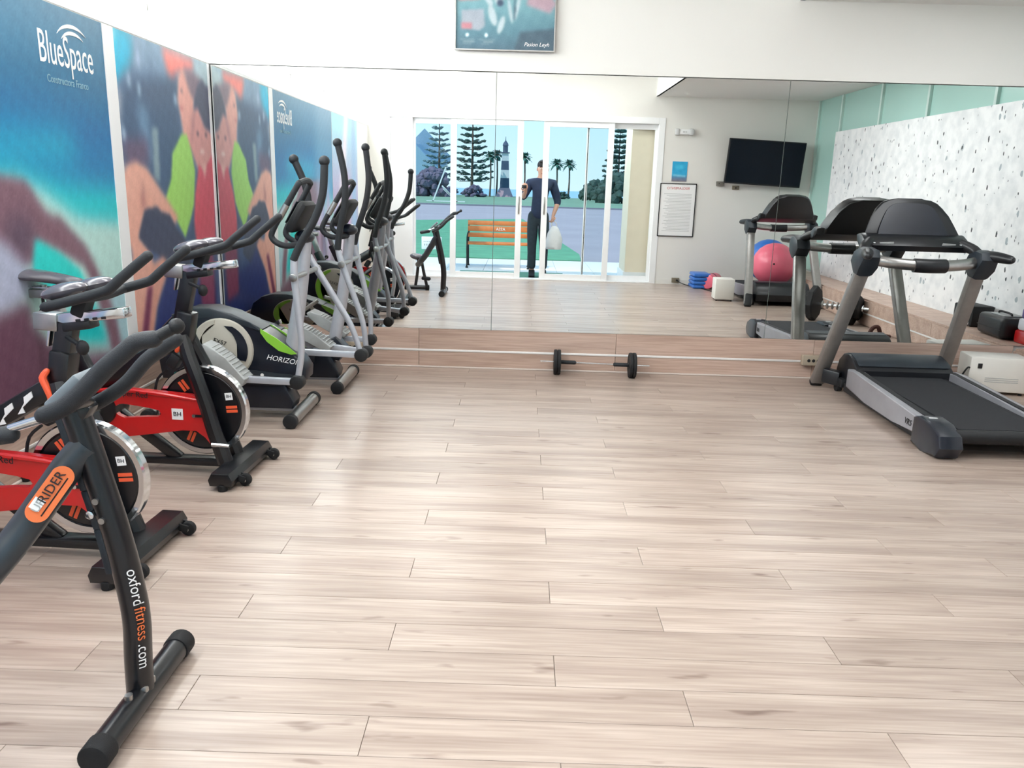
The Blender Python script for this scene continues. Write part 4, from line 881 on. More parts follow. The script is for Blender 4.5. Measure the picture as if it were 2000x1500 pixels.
# maker's web address running down the curved post, wrapped on the side facing the room
def post_pt(z):
    for a, b in zip(post[:-1], post[1:]):
        if a[2] <= z <= b[2]:
            k = (z-a[2])/(b[2]-a[2]); return Vector(a)*(1-k)+Vector(b)*k
    return Vector(post[-1])
def wrap(z_top, side=0.80):
    def f(co):
        z = z_top-co.x; p = post_pt(z); a = -PI/2+side+co.y/0.034
        return p+Vector((math.cos(a), math.sin(a), 0))*(0.0372)
    return f
def seg_text(s, zc, m, sz=0.036):
    return text(s, sz, None, m, rd, bend=wrap(zc), ext=0.0)
seg_text('oxford', 0.355, PRINTW); seg_text('fitness', 0.255, PRINTO); seg_text('.com', 0.165, PRINTW)

# ================================================================= TREADMILLS
def treadmill(label):
    R = empty('treadmill'); tag(R, label, 'treadmill', 'grey and black treadmills')
    # local origin: floor under the middle of the front; belt runs towards -y
    base = MB()
    base.bar((-0.36, -0.02, 0.075), (0.36, -0.02, 0.075), 0.10, 0.06, 0.01)
    base.bar((-0.33, -0.1, 0.06), (-0.33, -1.25, 0.05), 0.05, 0.06, 0.01); base.bar((0.33, -0.1, 0.06), (0.33, -1.25, 0.05), 0.05, 0.06, 0.01)
    base.build('base_frame', BLACKM, R)
    for x in (-0.34, 0.34):
        MB().cyl((x-0.02, 0.02, 0.035), (x+0.02, 0.02, 0.035), 0.035, 18, bev=0.006).build('transport_wheel', RUBBER, R)
        MB().cyl((x, -1.24, 0), (x, -1.24, 0.04), 0.03, 16, bev=0.005).build('rear_foot', RUBBER, R)
    MB().prism([(0.10, 0.06), (0.13, 0.14), (0.10, 0.22), (0.03, 0.275), (-0.06, 0.285), (-0.16, 0.255), (-0.23, 0.205), (-0.23, 0.10), (-0.10, 0.05)], -0.33, 0.33, 'YZ', 0.02).build('motor_hood', TMBLK, R)
    MB().prism([(0.02, 0.28), (-0.06, 0.291), (-0.16, 0.262), (-0.20, 0.232), (-0.16, 0.25), (-0.06, 0.278)], -0.31, 0.31, 'YZ', 0.004).build('hood_trim', TEAL, R)
    MB().prism([(-0.20, 0.100), (-1.40, 0.085), (-1.40, 0.145), (-0.20, 0.165)], -0.285, 0.285, 'YZ', 0.01).build('deck', BLACKM, R)
    MB().prism([(-0.18, 0.1655), (-1.38, 0.1455), (-1.38, 0.151), (-0.18, 0.171)], -0.245, 0.245, 'YZ').build('running_belt', BELT, R, smooth=False)
    for s_ in (-1, 1):
        a = MB().prism([(-0.18, 0.08), (-0.18, 0.205), (-0.28, 0.207), (-1.22, 0.165), (-1.22, 0.06), (-0.9, 0.05), (-0.5, 0.055)], 0.295*s_ if s_ < 0 else 0.295, 0.375*s_ if s_ < 0 else 0.375, 'YZ', 0.012).build('side_rail', mat('rail_grey', '9A9AA0', 0.4, 0.3), R)
        MB().prism([(-0.22, 0.2065), (-1.20, 0.167), (-1.20, 0.171), (-0.22, 0.2105)], 0.30*s_ if s_ > 0 else -0.335, 0.335 if s_ > 0 else -0.30, 'YZ').build('rail_tread', BLACKM, a, smooth=False)
        MB().prism([(-1.17, 0.01), (-1.17, 0.16), (-1.24, 0.182), (-1.36, 0.172), (-1.46, 0.13), (-1.49, 0.07), (-1.45, 0.008), (-1.30, 0.0)], min(0.255*s_, 0.39*s_), max(0.255*s_, 0.39*s_), 'YZ', 0.018).build('end_cap', NAVY, R)
        MB().box((0.33*s_, -1.27, 0.178), (0.045, 0.02, 0.004), 0, (rad(-4), 0, 0)).build('cap_badge', PRINTW, R, smooth=False)
    MB().cyl((-0.27, -1.40, 0.115), (0.27, -1.40, 0.115), 0.038, 20).build('rear_roller', BLACKM, R)
    tx = text('VR5', 0.05, frame((-0.378, -1.10, 0.105), (0, -1, 0), (0, 0, 1)), PRINTK, R, italic=0.2)
    # uprights
    for s_ in (-1, 1):
        up = MB().bar((0.435*s_, 0.18, 0.02), (0.372*s_, -0.23, 0.92), 0.098, 0.058, 0.018, up=(0, 1, 0)).build('upright', GREYT, R)
        MB().bar((0.440*s_, 0.195, 0.0), (0.424*s_, 0.13, 0.15), 0.088, 0.066, 0.02, up=(0, 1, 0)).build('upright_foot', BLACKM, R)
        MB().bar((0.33*s_, 0.02, 0.09), (0.42*s_, 0.10, 0.10), 0.08, 0.10, 0.01).build('upright_bracket', TMBLK, R)
    # handlebar: bowed steel tube with a black centre
    hb = [(-0.36, -0.235, 0.955), (-0.22, -0.30, 0.935), (0, -0.33, 0.925), (0.22, -0.30, 0.935), (0.36, -0.235, 0.955)]
    MB().tube(hb, 0.036, 16, smooth=5).build('handlebar', STEEL, R)
    MB().tube([(-0.10, -0.325, 0.926), (0, -0.332, 0.924), (0.10, -0.325, 0.926)], 0.045, 16, smooth=3).build('centre_grip', TMBLK, R)
    for s_ in (-1, 1):
        MB().prism([(-0.12, 0.93), (-0.16, 1.0), (-0.24, 1.03), (-0.32, 1.02), (-0.35, 0.97), (-0.30, 0.90), (-0.255, 0.84), (-0.19, 0.85)], min(0.315*s_, 0.435*s_), max(0.315*s_, 0.435*s_), 'YZ', 0.03).build('upright_collar', TEAL, R)
        MB().tube([(0.37*s_, -0.24, 0.985), (0.41*s_, -0.34, 0.992), (0.445*s_, -0.44, 0.985)], [0.044, 0.036, 0.026], 14, smooth=4, rnd=True).build('side_handle', TMBLK, R)
    # console
    mb = MB(); tb = bmesh.new()
    def hump(t): pass
    oc = [(-0.325, 1.060), (-0.312, 1.11), (-0.285, 1.17), (-0.255, 1.23), (-0.225, 1.28), (-0.19, 1.313), (-0.15, 1.332), (-0.08, 1.340), (0.08, 1.340), (0.15, 1.332), (0.19, 1.313), (0.225, 1.28), (0.255, 1.23), (0.285, 1.17), (0.312, 1.11), (0.325, 1.060)]
    F = [(x, -0.03+(z-1.065)*0.45, z) for x, z in oc]; Bk = [(x*0.90, y+0.085, 1.065+(z-1.065)*0.95-0.01) for x, y, z in F]
    A = [tb.verts.new(p) for p in F]; Bv = [tb.verts.new(p) for p in Bk]
    fa = tb.faces.new(A); fb = tb.faces.new(list(reversed(Bv)))
    for i in range(len(A)): tb.faces.new((A[i], Bv[i], Bv[(i+1) % len(A)], A[(i+1) % len(A)]))
    bmesh.ops.bevel(tb, geom=list(fa.edges)+list(fb.edges), offset=0.014, segments=3, affect='EDGES', profile=0.5)
    bmesh.ops.translate(tb, verts=tb.verts, vec=(0, -0.02, 0))
    mb._add(tb); con = mb.build('console', TMBLK, R)
    MB().prism([(x*0.72, 1.085+(z-1.065)*0.74) for x, z in oc], -0.003, 0.003, 'XZ', M=Matrix(((1, 0, 0, 0), (0, 1, 0.45, -0.054-1.065*0.45), (0, 0, 1, 0.02), (0, 0, 0, 1)))).build('console_panel', NAVY, con, smooth=False)
    MB().prism([(-0.05, 1.02), (0.02, 1.05), (0.03, 1.10), (-0.04, 1.11), (-0.11, 1.075), (-0.14, 1.035), (-0.12, 1.0)], -0.35, 0.35, 'YZ', 0.02).build('console_base', TMBLK, R)
    for s_ in (-1, 1):
        MB().tube([(0.30*s_, -0.09, 1.055), (0.36*s_, -0.16, 1.02), (0.37*s_, -0.22, 0.98)], [0.036, 0.034, 0.032], 14, smooth=4).build('console_arm', TMBLK, R)
        MB().bar((0.16*s_, -0.135, 1.052), (0.25*s_, -0.128, 1.046), 0.006, 0.018, 0.002, up=(0, -0.4, 1)).build('slot_light', GREYP, R)
        MB().box((0.285*s_, -0.125, 1.045), (0.018, 0.01, 0.02), 0.003).build('stud', CHROME, R)
    return R
t1 = treadmill('grey and black treadmill facing the mirror, in the room at the right'); t1.location = (2.615, 5.53, 0)
index_kids(t1)
t2 = copy_tree(t1); t2.location = (3.215, 1.92, 0); t2['label'] = 'treadmill seen only in the mirror, with the pink ball behind its front'

# ================================================================= SMALL THINGS IN THE ROOM
# roller with two wheels and foam grips, by the mirror plinth
ar = empty('roller_bar', (0.57, 5.80, 0)); tag(ar, 'thin chrome bar with two black exercise wheels on the floor by the plinth', 'exercise roller')
zc = 0.092
MB().cyl((-0.40, 0.03, zc), (0.40, -0.03, zc), 0.0055, 10).build('chrome_rod', CHROME, ar)
for s_ in (-1, 1):
    x = 0.275*s_; y = -0.02*s_
    w = MB()
    for o_ in (-0.013, 0.013): w.lathe([(0.020, -0.010), (0.070, -0.009), (0.078, -0.012), (0.090, -0.011), (0.092, -0.006), (0.092, 0.006), (0.090, 0.011), (0.078, 0.012), (0.070, 0.009), (0.020, 0.010), (0.020, -0.010)], (x+o_, y, zc), 'X', 36)
    w.build('wheel', RUBBER, ar, ang=40)
    MB().cyl((x-0.027, y, zc), (x+0.027, y, zc), 0.022, 16, bev=0.003).build('hub', BLACKM, ar)
    MB().tube([(x-0.03*s_, y, zc), (x-0.13*s_, y+0.008*s_, zc)], 0.0145, 14, rnd=True).build('foam_grip', FOAM, ar)
for k in range(9): MB().lathe([(0.006, 0), (0.009, 0.002), (0.006, 0.004)], (-0.135+0.007*k, 0.01, zc), 'X', 10).build('spring_ring', CHROME, ar)

def socket(x, label, w=0.13):
    s_ = empty('power_socket', (x, D-0.012, 0.11)); tag(s_, label, 'power socket')
    MB().bb((-w/2, -0.05, 0), (w/2, 0.0, 0.075), 0.006).build('housing', mat('beige_plastic', 'A79A88', 0.5), s_)
    for k in (-1, 0, 1): MB().cyl((k*0.035, -0.052, 0.038), (k*0.035, -0.048, 0.038), 0.012, 14).build('outlet', BLACKM, s_)
socket(2.20, 'beige power socket box on the mirror plinth, by the treadmill upright', 0.16)
socket(-1.215, 'beige power socket box on the mirror plinth, behind the elliptical trainers', 0.12)

def whitebox(loc, label, rz=0, w=0.40, d=0.22, h=0.27):
    R = empty('equipment_box', loc, rz); tag(R, label, 'box', 'white power boxes for the treadmills')
    MB().box((0, 0, h/2+0.01), (w, d, h-0.02), 0.012).build('case', mat('off_white_metal', 'DFDDD6', 0.45, var=0.02), R)
    for sx in (-1, 1):
        for sy in (-1, 1): MB().cyl((sx*(w/2-0.03), sy*(d/2-0.03), 0), (sx*(w/2-0.03), sy*(d/2-0.03), 0.012), 0.012, 10).build('foot', RUBBER, R)
    MB().box((-w/2+0.065, -d/2-0.002, h-0.065), (0.030, 0.008, 0.036), 0.003).build('switch', PRINTK, R)
    MB().box((0.02, -d/2-0.001, h*0.45), (w*0.55, 0.002, 0.004), 0.0).box((0.02, -d/2-0.001, h*0.40), (w*0.55, 0.002, 0.004), 0.0).box((0.02, -d/2-0.001, h*0.35), (w*0.55, 0.002, 0.004), 0.0).build('vent_slots', GREYP, R, smooth=False)['kind'] = 'stuff'
    return R
whitebox((3.42, 5.68, 0), 'white metal box with a black switch on the floor right of the near treadmill', rad(-8))
whitebox((2.60, 1.56, 0), 'white box on the floor left of the treadmill that shows only in the mirror', rad(4), 0.24, 0.26, 0.28)
def cable(name, pts, r, label, m=BLACKM, sm=6):
    o = MB().tube(pts, r, 8, smooth=sm).build(name, m); tag(o, label, 'cable'); return o
cable('power_cable', [(3.206, 5.60, 0.19), (3.185, 5.60, 0.18), (3.15, 5.64, 0.07), (3.11, 5.70, 0.008), (3.10, 5.84, 0.008)], 0.006, 'black cable curling out of the white box beside the near treadmill')
cable('floor_cable', [(2.32, YB+0.03, 0.06), (2.36, YB+0.05, 0.03), (2.45, 0.10, 0.007), (2.58, 0.45, 0.007), (2.68, 0.9, 0.007), (2.64, 1.42, 0.007)], 0.006, 'dark cable on the floor from the wall outlet to the white box')

# ledge: black boxes and the striped bag
R = empty('speaker', (3.96, 4.86, 0.279), rad(-6)); tag(R, 'small black speaker box on the ledge, farther from the mirror', 'speaker')
MB().box((0, 0, 0.095), (0.20, 0.26, 0.17), 0.012).build('case', BLACKM, R); MB().lathe([(0, 0.004), (0.045, 0.002), (0.06, 0.006), (0.065, 0.0)], (-0.101, 0, 0.10), 'X', 24).build('cone', RUBBER, R)
for sy in (-0.09, 0.09): MB().box((0, sy, 0.005), (0.16, 0.02, 0.012), 0.003).build('foot', RUBBER, R)
MB().box((-0.102, 0.09, 0.03), (0.004, 0.02, 0.02), 0.002).build('knob', CHROME, R)
R = empty('equipment_case', (3.91, 5.42, 0.279), rad(4)); tag(R, 'large black rounded case with a pale top on the ledge near the mirror', 'case')
MB().box((0, 0, 0.09), (0.25, 0.40, 0.17), 0.035, seg=4).build('body', TMBLK, R); MB().box((0, 0.02, 0.178), (0.16, 0.22, 0.008), 0.003).build('lid_panel', GREYP, R)
MB().tube([(-0.02, -0.08, 0.18), (-0.02, -0.06, 0.198), (-0.02, 0.10, 0.198), (-0.02, 0.12, 0.18)], 0.008, 8, smooth=3).build('handle', BLACKM, R)
MB().box((-0.126, 0, 0.075), (0.004, 0.38, 0.006), 0).build('seam', PRINTK, R, smooth=False)
R = empty('sports_bag', (3.975, 5.775, 0.279)); tag(R, 'red, white and purple sports bag at the mirror end of the ledge', 'bag')
for k, (m_, z0, z1) in enumerate(((RED, 0, 0.10), (mat('white_fabric', 'DADCE4', 0.8), 0.10, 0.19), (mat('purple_fabric', '6A5C93', 0.8), 0.19, 0.27), (mat('pink_fabric', 'D98C86', 0.8), 0.27, 0.36))):
    MB().box((0, 0, (z0+z1)/2), (0.26-0.02*k, 0.24-0.02*k, z1-z0+0.004), 0.02).build(['lower_band', 'white_band', 'purple_band', 'top_band'][k], m_, R)
MB().tube([(0, -0.06, 0.355), (0, -0.05, 0.42), (0, 0.05, 0.42), (0, 0.06, 0.355)], 0.008, 8, smooth=4).build('handle', BLACKM, R)

# big hexagonal dumbbell pair, chrome handle with rings
R = empty('dumbbell', (3.40, 3.15, 0)); R.scale = (1.2, 1.2, 1.2); R.rotation_euler = (0, 0, rad(38)); tag(R, 'large black dumbbell with eight sided plates and a ribbed chrome handle beside the ledge', 'dumbbell')
zc = 0.165
for s_ in (-1, 1):
    MB().lathe([(0.02, -0.03), (0.150, -0.03), (0.165, -0.02), (0.165, 0.02), (0.150, 0.03), (0.02, 0.03)], (0.17*s_, 0, zc*0.93), 'X', 8).build('plate', RUBBER, R, ang=20)
    MB().lathe([(0.02, -0.02), (0.10, -0.02), (0.11, -0.01), (0.11, 0.01), (0.10, 0.02), (0.02, 0.02)], (0.225*s_, 0, zc*0.93), 'X', 8).build('small_plate', RUBBER, R, ang=20)
    MB().cyl((0.245*s_, 0, zc*.93), (0.27*s_, 0, zc*.93), 0.03, 16, bev=0.004).build('star_collar', CHROME, R)
    MB().bar((0.205*s_, 0.06, zc*.93+0.05), (0.205*s_, 0.10, zc*.93-0.02), 0.01, 0.012).build('plate_mark', PRINTW, R, smooth=False)
MB().cyl((-0.33, 0, zc*.93), (0.33, 0, zc*.93), 0.014, 16).build('handle', CHROME, R)
for k in range(5): MB().lathe([(0.02, -0.008), (0.034, -0.005), (0.036, 0.0), (0.034, 0.005), (0.02, 0.008)], (-0.09+0.045*k, 0, zc*.93), 'X', 20).build('ring', STEEL, R)
# dark red resistance band with handles on the floor
R = empty('resistance_band', (3.50, 4.02, 0)); tag(R, 'dark red resistance tube with handles lying by the ledge', 'resistance band')
DR = mat('dark_red_rubber', '7E2B24', 0.6)
MB().tube([(-0.22, 0.02, 0.012), (-0.17, 0.05, 0.05), (-0.10, 0.0, 0.012), (-0.04, -0.04, 0.012), (0.02, 0.03, 0.03), (0.08, 0.05, 0.012), (0.12, 0.0, 0.012)], 0.011, 10, smooth=6).build('tube', DR, R)
MB().tube([(-0.05, 0.0, 0.03), (-0.02, 0.0, 0.09), (0.03, 0.0, 0.10), (0.06, 0.0, 0.03)], 0.020, 12, smooth=5, rnd=True).build('handle', mat('dark_brown_foam', '4A2A24', 0.8), R)
MB().tube([(0.08, 0.03, 0.02), (0.13, 0.05, 0.02)], 0.018, 12, rnd=True).build('handle', mat('dark_brown_foam', '4A2A24', 0.8), R)
# balls and mats around the second treadmill
def ball(name, loc, r, m, label):
    mb = MB(); mb.sph((0, 0, 0), r, 48)
    for v in mb.bm.verts:
        a = math.acos(max(-1, min(1, v.co.z/r))); v.co *= 1+0.006*math.cos(a*22)*(1 if 0.5 < a < 2.6 else 0)
    R = empty(name, loc); tag(R, label, 'ball')
    o = mb.build('shell', m, R, ang=80); o.rotation_euler = (rad(20), rad(60), 0)
    MB().cyl((-0.3*r, r*0.93, 0.1*r), (-0.31*r, r*0.965, 0.1*r), 0.012, 12).build('valve', BLACKM, R); return R
PINK = mat('pink_rubber', 'EE6F86', 0.35, var=0.03, coat=0.2); BLUE = mat('blue_rubber', '2F6FC4', 0.4, var=0.05, coat=0.1)
ball('exercise_ball', (3.33, 1.20, 0.156+0.283), 0.28, PINK, 'pink exercise ball resting on the belt of the treadmill seen in the mirror')
ball('exercise_ball', (3.42, 0.63, 0.152+0.292), 0.288, BLUE, 'blue exercise ball behind the pink ball')
R = empty('foam_roll', (2.80, 0.35, 0)); tag(R, 'rolled pink mat leaning low on the floor left of the pink ball', 'mat')
MB().cyl((-0.16, 0.12, 0.11), (0.02, -0.14, 0.11), 0.105, 24, bev=0.02).build('roll', PINK, R); MB().cyl((-0.08, -0.005, 0.11), (-0.06, -0.02, 0.11), 0.108, 24).build('strap', BLACKM, R)
R = empty('floor_mat', (2.57, 0.28, 0)); tag(R, 'folded blue exercise mat on the floor by the back wall', 'mat')
for k in range(4): MB().box((0, 0.01*k, 0.03+0.055*k), (0.24, 0.34, 0.05), 0.018).build('fold', BLUE, R)

# things on the wall with the doors
tv = empty('television', (3.40, YB+0.155, 1.755)); tv.rotation_euler = (rad(-4), rad(2.2), 0); tag(tv, 'black flat television on the back wall, seen in the mirror', 'television')
MB().box((0, 0, 0), (1.075, 0.05, 0.615), 0.008).build('housing', BLACKM, tv)
MB().box((0, 0.026, 0.004), (1.045, 0.003, 0.58), 0).build('screen', mat('dark_screen', '08131E', 0.35, var=0.05, spec=0.15), tv, smooth=False)
MB().box((0, -0.07, 0), (0.30, 0.10, 0.25), 0.01).build('wall_bracket', BLACKM, tv)
R = empty('set_top_box', (2.83, YB, 1.46)); tag(R, 'small grey box on the wall at the lower left corner of the television', 'box')
MB().bb((-0.055, 0, -0.035), (0.055, 0.05, 0.03), 0.006).build('case', mat('grey_case', '77736C', 0.5), R); MB().cyl((-0.02, 0.051, 0), (-0.02, 0.049, 0), 0.008, 10).build('button', PRINTK, R)
R = empty('wall_outlet', (3.06, YB, 1.40)); tag(R, 'small brown outlet under the television', 'outlet')
MB().bb((-0.05, 0, -0.02), (0.05, 0.02, 0.035), 0.004).build('plate', mat('brown_plate', '7D7463', 0.5), R); MB().cyl((0, 0.02, 0.005), (0, 0.023, 0.005), 0.012, 12).build('socket', PRINTK, R)
R = empty('wall_outlet', (2.295, YB, 0.06)); tag(R, 'dark wall outlet near the floor below the framed notice', 'outlet')
MB().bb((-0.055, 0, -0.035), (0.055, 0.03, 0.035), 0.004).build('plate', mat('brown_plate', '7D7463', 0.5), R); MB().cyl((0.02, 0.028, 0.0), (0.02, 0.034, 0.0), 0.014, 12).build('socket', PRINTK, R)
R = empty('emergency_light', (2.26, YB, 2.15)); tag(R, 'white twin emergency light high on the back wall', 'emergency light')
MB().bb((-0.11, 0, -0.035), (0.11, 0.06, 0.035), 0.012).build('case', WHITE, R)
for s_ in (-1, 1): MB().bb((0.10*s_-0.028, 0.0, -0.045), (0.10*s_+0.028, 0.075, 0.045), 0.012).build('lamp_head', mat('lamp_grey', 'C9CACB', 0.4), R)
for k in (-1, 0, 1): MB().box((0.02*k, 0.061, 0.0), (0.008, 0.004, 0.018), 0.001).build('indicator', GREYP, R, smooth=False)
R = empty('small_poster', (2.24, YB+0.002, 1.61)); R.rotation_euler = (0, 0, PI); tag(R, 'small bright blue leaflet above the framed notice', 'leaflet')
def paint_leaf(U, V):
    p = Paint(U, V, (60, 150, 190)); p.vgrad([(0, (120, 110, 120)), (0.05, (90, 120, 150)), (0.09, (50, 150, 190)), (0.27, (40, 148, 188))])
    p.poly([(0.02, 0.06), (0.2, 0.075), (0.2, 0.10), (0.02, 0.085)], (150, 200, 215), 1, 0.7); p.ell(0.11, 0.2, 0.07, 0.03, (70, 175, 205), 3); return p.c
o = poster('print', 0.215, 0.275, paint_leaf, R, 0.005); o.location = (-0.107, -0.006, -0.137); MB().bb((-0.107, -0.005, -0.137), (0.107, 0.001, 0.137)).build('card', WHITE, R, smooth=False)
R = empty('framed_notice', (2.24, YB+0.002, 1.07)); R.rotation_euler = (0, 0, PI); tag(R, 'white printed rules notice in a thin dark frame beside the glass doors', 'notice')
MB().bb((-0.25, -0.008, -0.365), (0.25, 0.0, 0.365)).build('sheet', PRINTW, R, smooth=False)
mb = MB()
for a, b in (((-0.262, -0.016, -0.377), (0.262, 0, -0.365)), ((-0.262, -0.016, 0.365), (0.262, 0, 0.377)), ((-0.262, -0.016, -0.365), (-0.25, 0, 0.365)), ((0.25, -0.016, -0.365), (0.262, 0, 0.365))): mb.bb(a, b)
mb.build('frame', BLACKM, R, smooth=False)
text('REGLAMENTO', 0.05, frame((0.0, -0.009, 0.305), (1, 0, 0), (0, 0, 1)), mat('red_print', 'D06A68', 0.5), R)
mb = MB()
for k in range(26):
    wv = 0.20-0.05*((k*7) % 5)/5; mb.bb((-0.20, -0.0095, 0.225-0.021*k), (-0.20+2*wv, -0.008, 0.229-0.021*k))
mb.build('printed_lines', GREYP, R, smooth=False)['kind'] = 'stuff'

# ================================================================= PERSON OUTSIDE THE DOOR GAP
def skin_mesh(name, V, E, Rr, m, parent, sub=2, root=0):
    me = bpy.data.meshes.new(name); me.from_pydata([tuple(v) for v in V], E, []); me.update()
    o = bpy.data.objects.new(name, me); COL.objects.link(o)
    md = o.modifiers.new('s', 'SKIN'); md.use_smooth_shade = True
    sv = me.skin_vertices[0].data
    for i, r in enumerate(Rr):
        sv[i].radius = (r, r) if not hasattr(r, '__len__') else r
        sv[i].use_root = (i == root)
    ss = o.modifiers.new('u', 'SUBSURF'); ss.levels = sub; ss.render_levels = sub
    dg = bpy.context.evaluated_depsgraph_get(); nm = bpy.data.meshes.new_from_object(o.evaluated_get(dg))
    bpy.data.objects.remove(o); bpy.data.meshes.remove(me)
    nm.materials.clear(); nm.materials.append(m); nm.polygons.foreach_set('use_smooth', [True]*len(nm.polygons))
    o = bpy.data.objects.new(name, nm); link(o, parent); return o
pe = empty('person', (0.25, -0.44, 0)); tag(pe, 'person in dark blue shirt and jeans standing in the gap of the glass doors', 'person')
V = []; E_ = []; Rr = []
def jv(p, r, par=None):
    V.append(p); Rr.append(r); i = len(V)-1
    if par is not None: E_.append((par, i))
    return i
pel = jv((0, 0, 0.92), (0.095, 0.075)); wa = jv((0.005, 0, 1.07), (0.105, 0.078), pel); ch = jv((0.02, 0, 1.25), (0.15, 0.105), wa); up_ = jv((0.03, 0, 1.37), (0.12, 0.085), ch)
nk = jv((0.035, 0.0, 1.455), 0.058, up_); hb_ = jv((0.038, 0.02, 1.51), 0.058, nk); hm = jv((0.042, 0.012, 1.585), (0.076, 0.092), hb_); ht = jv((0.045, 0.0, 1.645), (0.060, 0.072), hm)
def hand(w, d, up, sgn, curl):
    d = Vector(d).normalized(); up = Vector(up).normalized(); side = d.cross(up).normalized()*sgn
    W_ = Vector(V[w]); palm = jv(tuple(W_+d*0.055), (0.030, 0.018), w)
    for k, ln in enumerate((0.070, 0.080, 0.074, 0.058)):
        b0 = W_+d*0.085+side*(0.027-0.018*k)
        a = jv(tuple(b0), 0.0098, palm); b = jv(tuple(b0+(d*math.cos(curl)+up*math.sin(curl))*ln*0.5), 0.0088, a)
        jv(tuple(Vector(V[b])+(d*math.cos(curl*2)+up*math.sin(curl*2))*ln*0.5), 0.0078, b)
    t0 = jv(tuple(W_+d*0.03+side*0.034), 0.012, palm); t1_ = jv(tuple(Vector(V[t0])+(d*0.6+side*0.6+up*0.4)*0.035), 0.0105, t0); jv(tuple(Vector(V[t1_])+(d*0.8+up*0.5)*0.028), 0.009, t1_)
sl_ = jv((-0.14, 0, 1.375), 0.062, up_); el_ = jv((-0.245, 0.07, 1.17), 0.044, sl_); wl_ = jv((-0.205, 0.29, 1.26), 0.028, el_)
hand(wl_, (0.0, 0.75, 0.65), (-0.3, -0.5, 0.6), -1, 0.7)
sr_ = jv((0.20, 0, 1.375), 0.062, up_); er_ = jv((0.285, 0.03, 1.12), 0.044, sr_); wr_ = jv((0.215, 0.15, 0.93), 0.028, er_)
hand(wr_, (-0.1, 0.25, -0.9), (-0.5, 0.6, 0.1), 1, 1.0)
for s_, kx, fx in ((-1, -0.085, -0.075), (1, 0.095, 0.10)):
    h_ = jv((0.075*s_, 0, 0.86), 0.070, pel); k_ = jv((kx, 0.015, 0.48), 0.058, h_); an = jv((fx, -0.015, 0.085), 0.040, k_); hl = jv((fx, 0.03, 0.05), 0.040, an); jv((fx+0.01*s_, 0.14, 0.035), 0.030, hl)
body = skin_mesh('body', V, E_, Rr, SKIN, pe)
SHIRT = mat('navy_shirt', '1E2C48', 0.8, var=0.12, scale=14, bump=0.3); JEANS = mat('dark_jeans', '24323A', 0.85, var=0.15, scale=20, bump=0.3)
VV = [(0, 0, 0.83), V[wa], V[ch], (0.03, 0, 1.385), V[sl_], V[el_], V[sr_], V[er_]]
a = Vector(V[el_]).lerp(Vector(V[wl_]), 0.30); b = Vector(V[er_]).lerp(Vector(V[wr_]), 0.30)
VV += [tuple(a), tuple(b), (0.034, 0, 1.465)]
skin_mesh('shirt', VV, [(0, 1), (1, 2), (2, 3), (3, 4), (4, 5), (3, 6), (6, 7), (5, 8), (7, 9), (3, 10)], [(0.19, 0.145), (0.160, 0.120), (0.172, 0.126), (0.136, 0.10), 0.084, 0.060, 0.084, 0.060, 0.048, 0.048, 0.070], SHIRT, pe)
skin_mesh('trousers', [(0, 0, 1.02), (0, 0, 0.90), (-0.078, 0, 0.84), (-0.085, 0.015, 0.48), (-0.075, -0.01, 0.10), (0.078, 0, 0.84), (0.095, 0.015, 0.48), (0.10, -0.01, 0.10)], [(0, 1), (1, 2), (2, 3), (3, 4), (1, 5), (5, 6), (6, 7)], [(0.142, 0.108), (0.146, 0.112), 0.104, 0.074, 0.062, 0.104, 0.074, 0.062], JEANS, pe)
for s_, fx in ((-1, -0.075), (1, 0.10)):
    MB().prism([(-0.07, 0.012), (0.19, 0.012), (0.20, 0.035), (0.15, 0.060), (0.06, 0.085), (0.03, 0.11), (-0.06, 0.11), (-0.075, 0.06)], fx-0.045, fx+0.045, 'YZ', 0.016).build('shoe', BLACKM, pe)
    MB().prism([(-0.08, 0.0), (0.20, 0.0), (0.205, 0.014), (-0.08, 0.014)], fx-0.047, fx+0.047, 'YZ', 0.004).build('shoe_sole', RUBBER, pe)
HAIR = mat('dark_hair', '1B1614', 0.6, var=0.2, scale=60, bump=0.5)
hr = MB(); hr.sph((0.045, -0.020, 1.645), 0.094, 24, (0.92, 1.06, 0.86)); hr.sph((0.043, -0.045, 1.60), 0.088, 18, (0.93, 0.85, 1.0)); hr.sph((0.045, 0.050, 1.690), 0.040, 14, (1.5, 0.8, 0.6)); hr.build('hair', HAIR, pe, ang=80)
for s_ in (-1, 1):
    MB().sph((0.042+0.031*s_, 0.098, 1.592), 0.011, 12, (1.3, 0.6, 0.7)).build('eye', PRINTW, pe)
    MB().sph((0.042+0.031*s_, 0.105, 1.592), 0.0055, 10).build('iris', PRINTK, pe)
    MB().tube([(0.042+0.016*s_, 0.104, 1.610), (0.042+0.033*s_, 0.105, 1.614), (0.042+0.048*s_, 0.095, 1.608)], 0.004, 6).build('eyebrow', HAIR, pe)
    MB().sph((0.042+0.082*s_, -0.005, 1.580), 0.022, 12, (0.4, 0.7, 1.2)).build('ear', SKIN, pe)
MB().prism([(0.09, 1.595), (0.112, 1.572), (0.130, 1.556), (0.118, 1.548), (0.09, 1.548)], 0.030, 0.054, 'YZ', 0.008).build('nose', SKIN, pe)
MB().tube([(0.018, 0.093, 1.523), (0.042, 0.102, 1.521), (0.066, 0.093, 1.523)], [0.004, 0.007, 0.004], 8, smooth=3).build('mouth', mat('lips', 'A56558', 0.5), pe)
ph = empty('smartphone', (0.022, -0.035, 1.338)); ph.rotation_euler = (rad(-6), 0, 0); tag(ph, 'black phone held up at the door gap', 'phone')
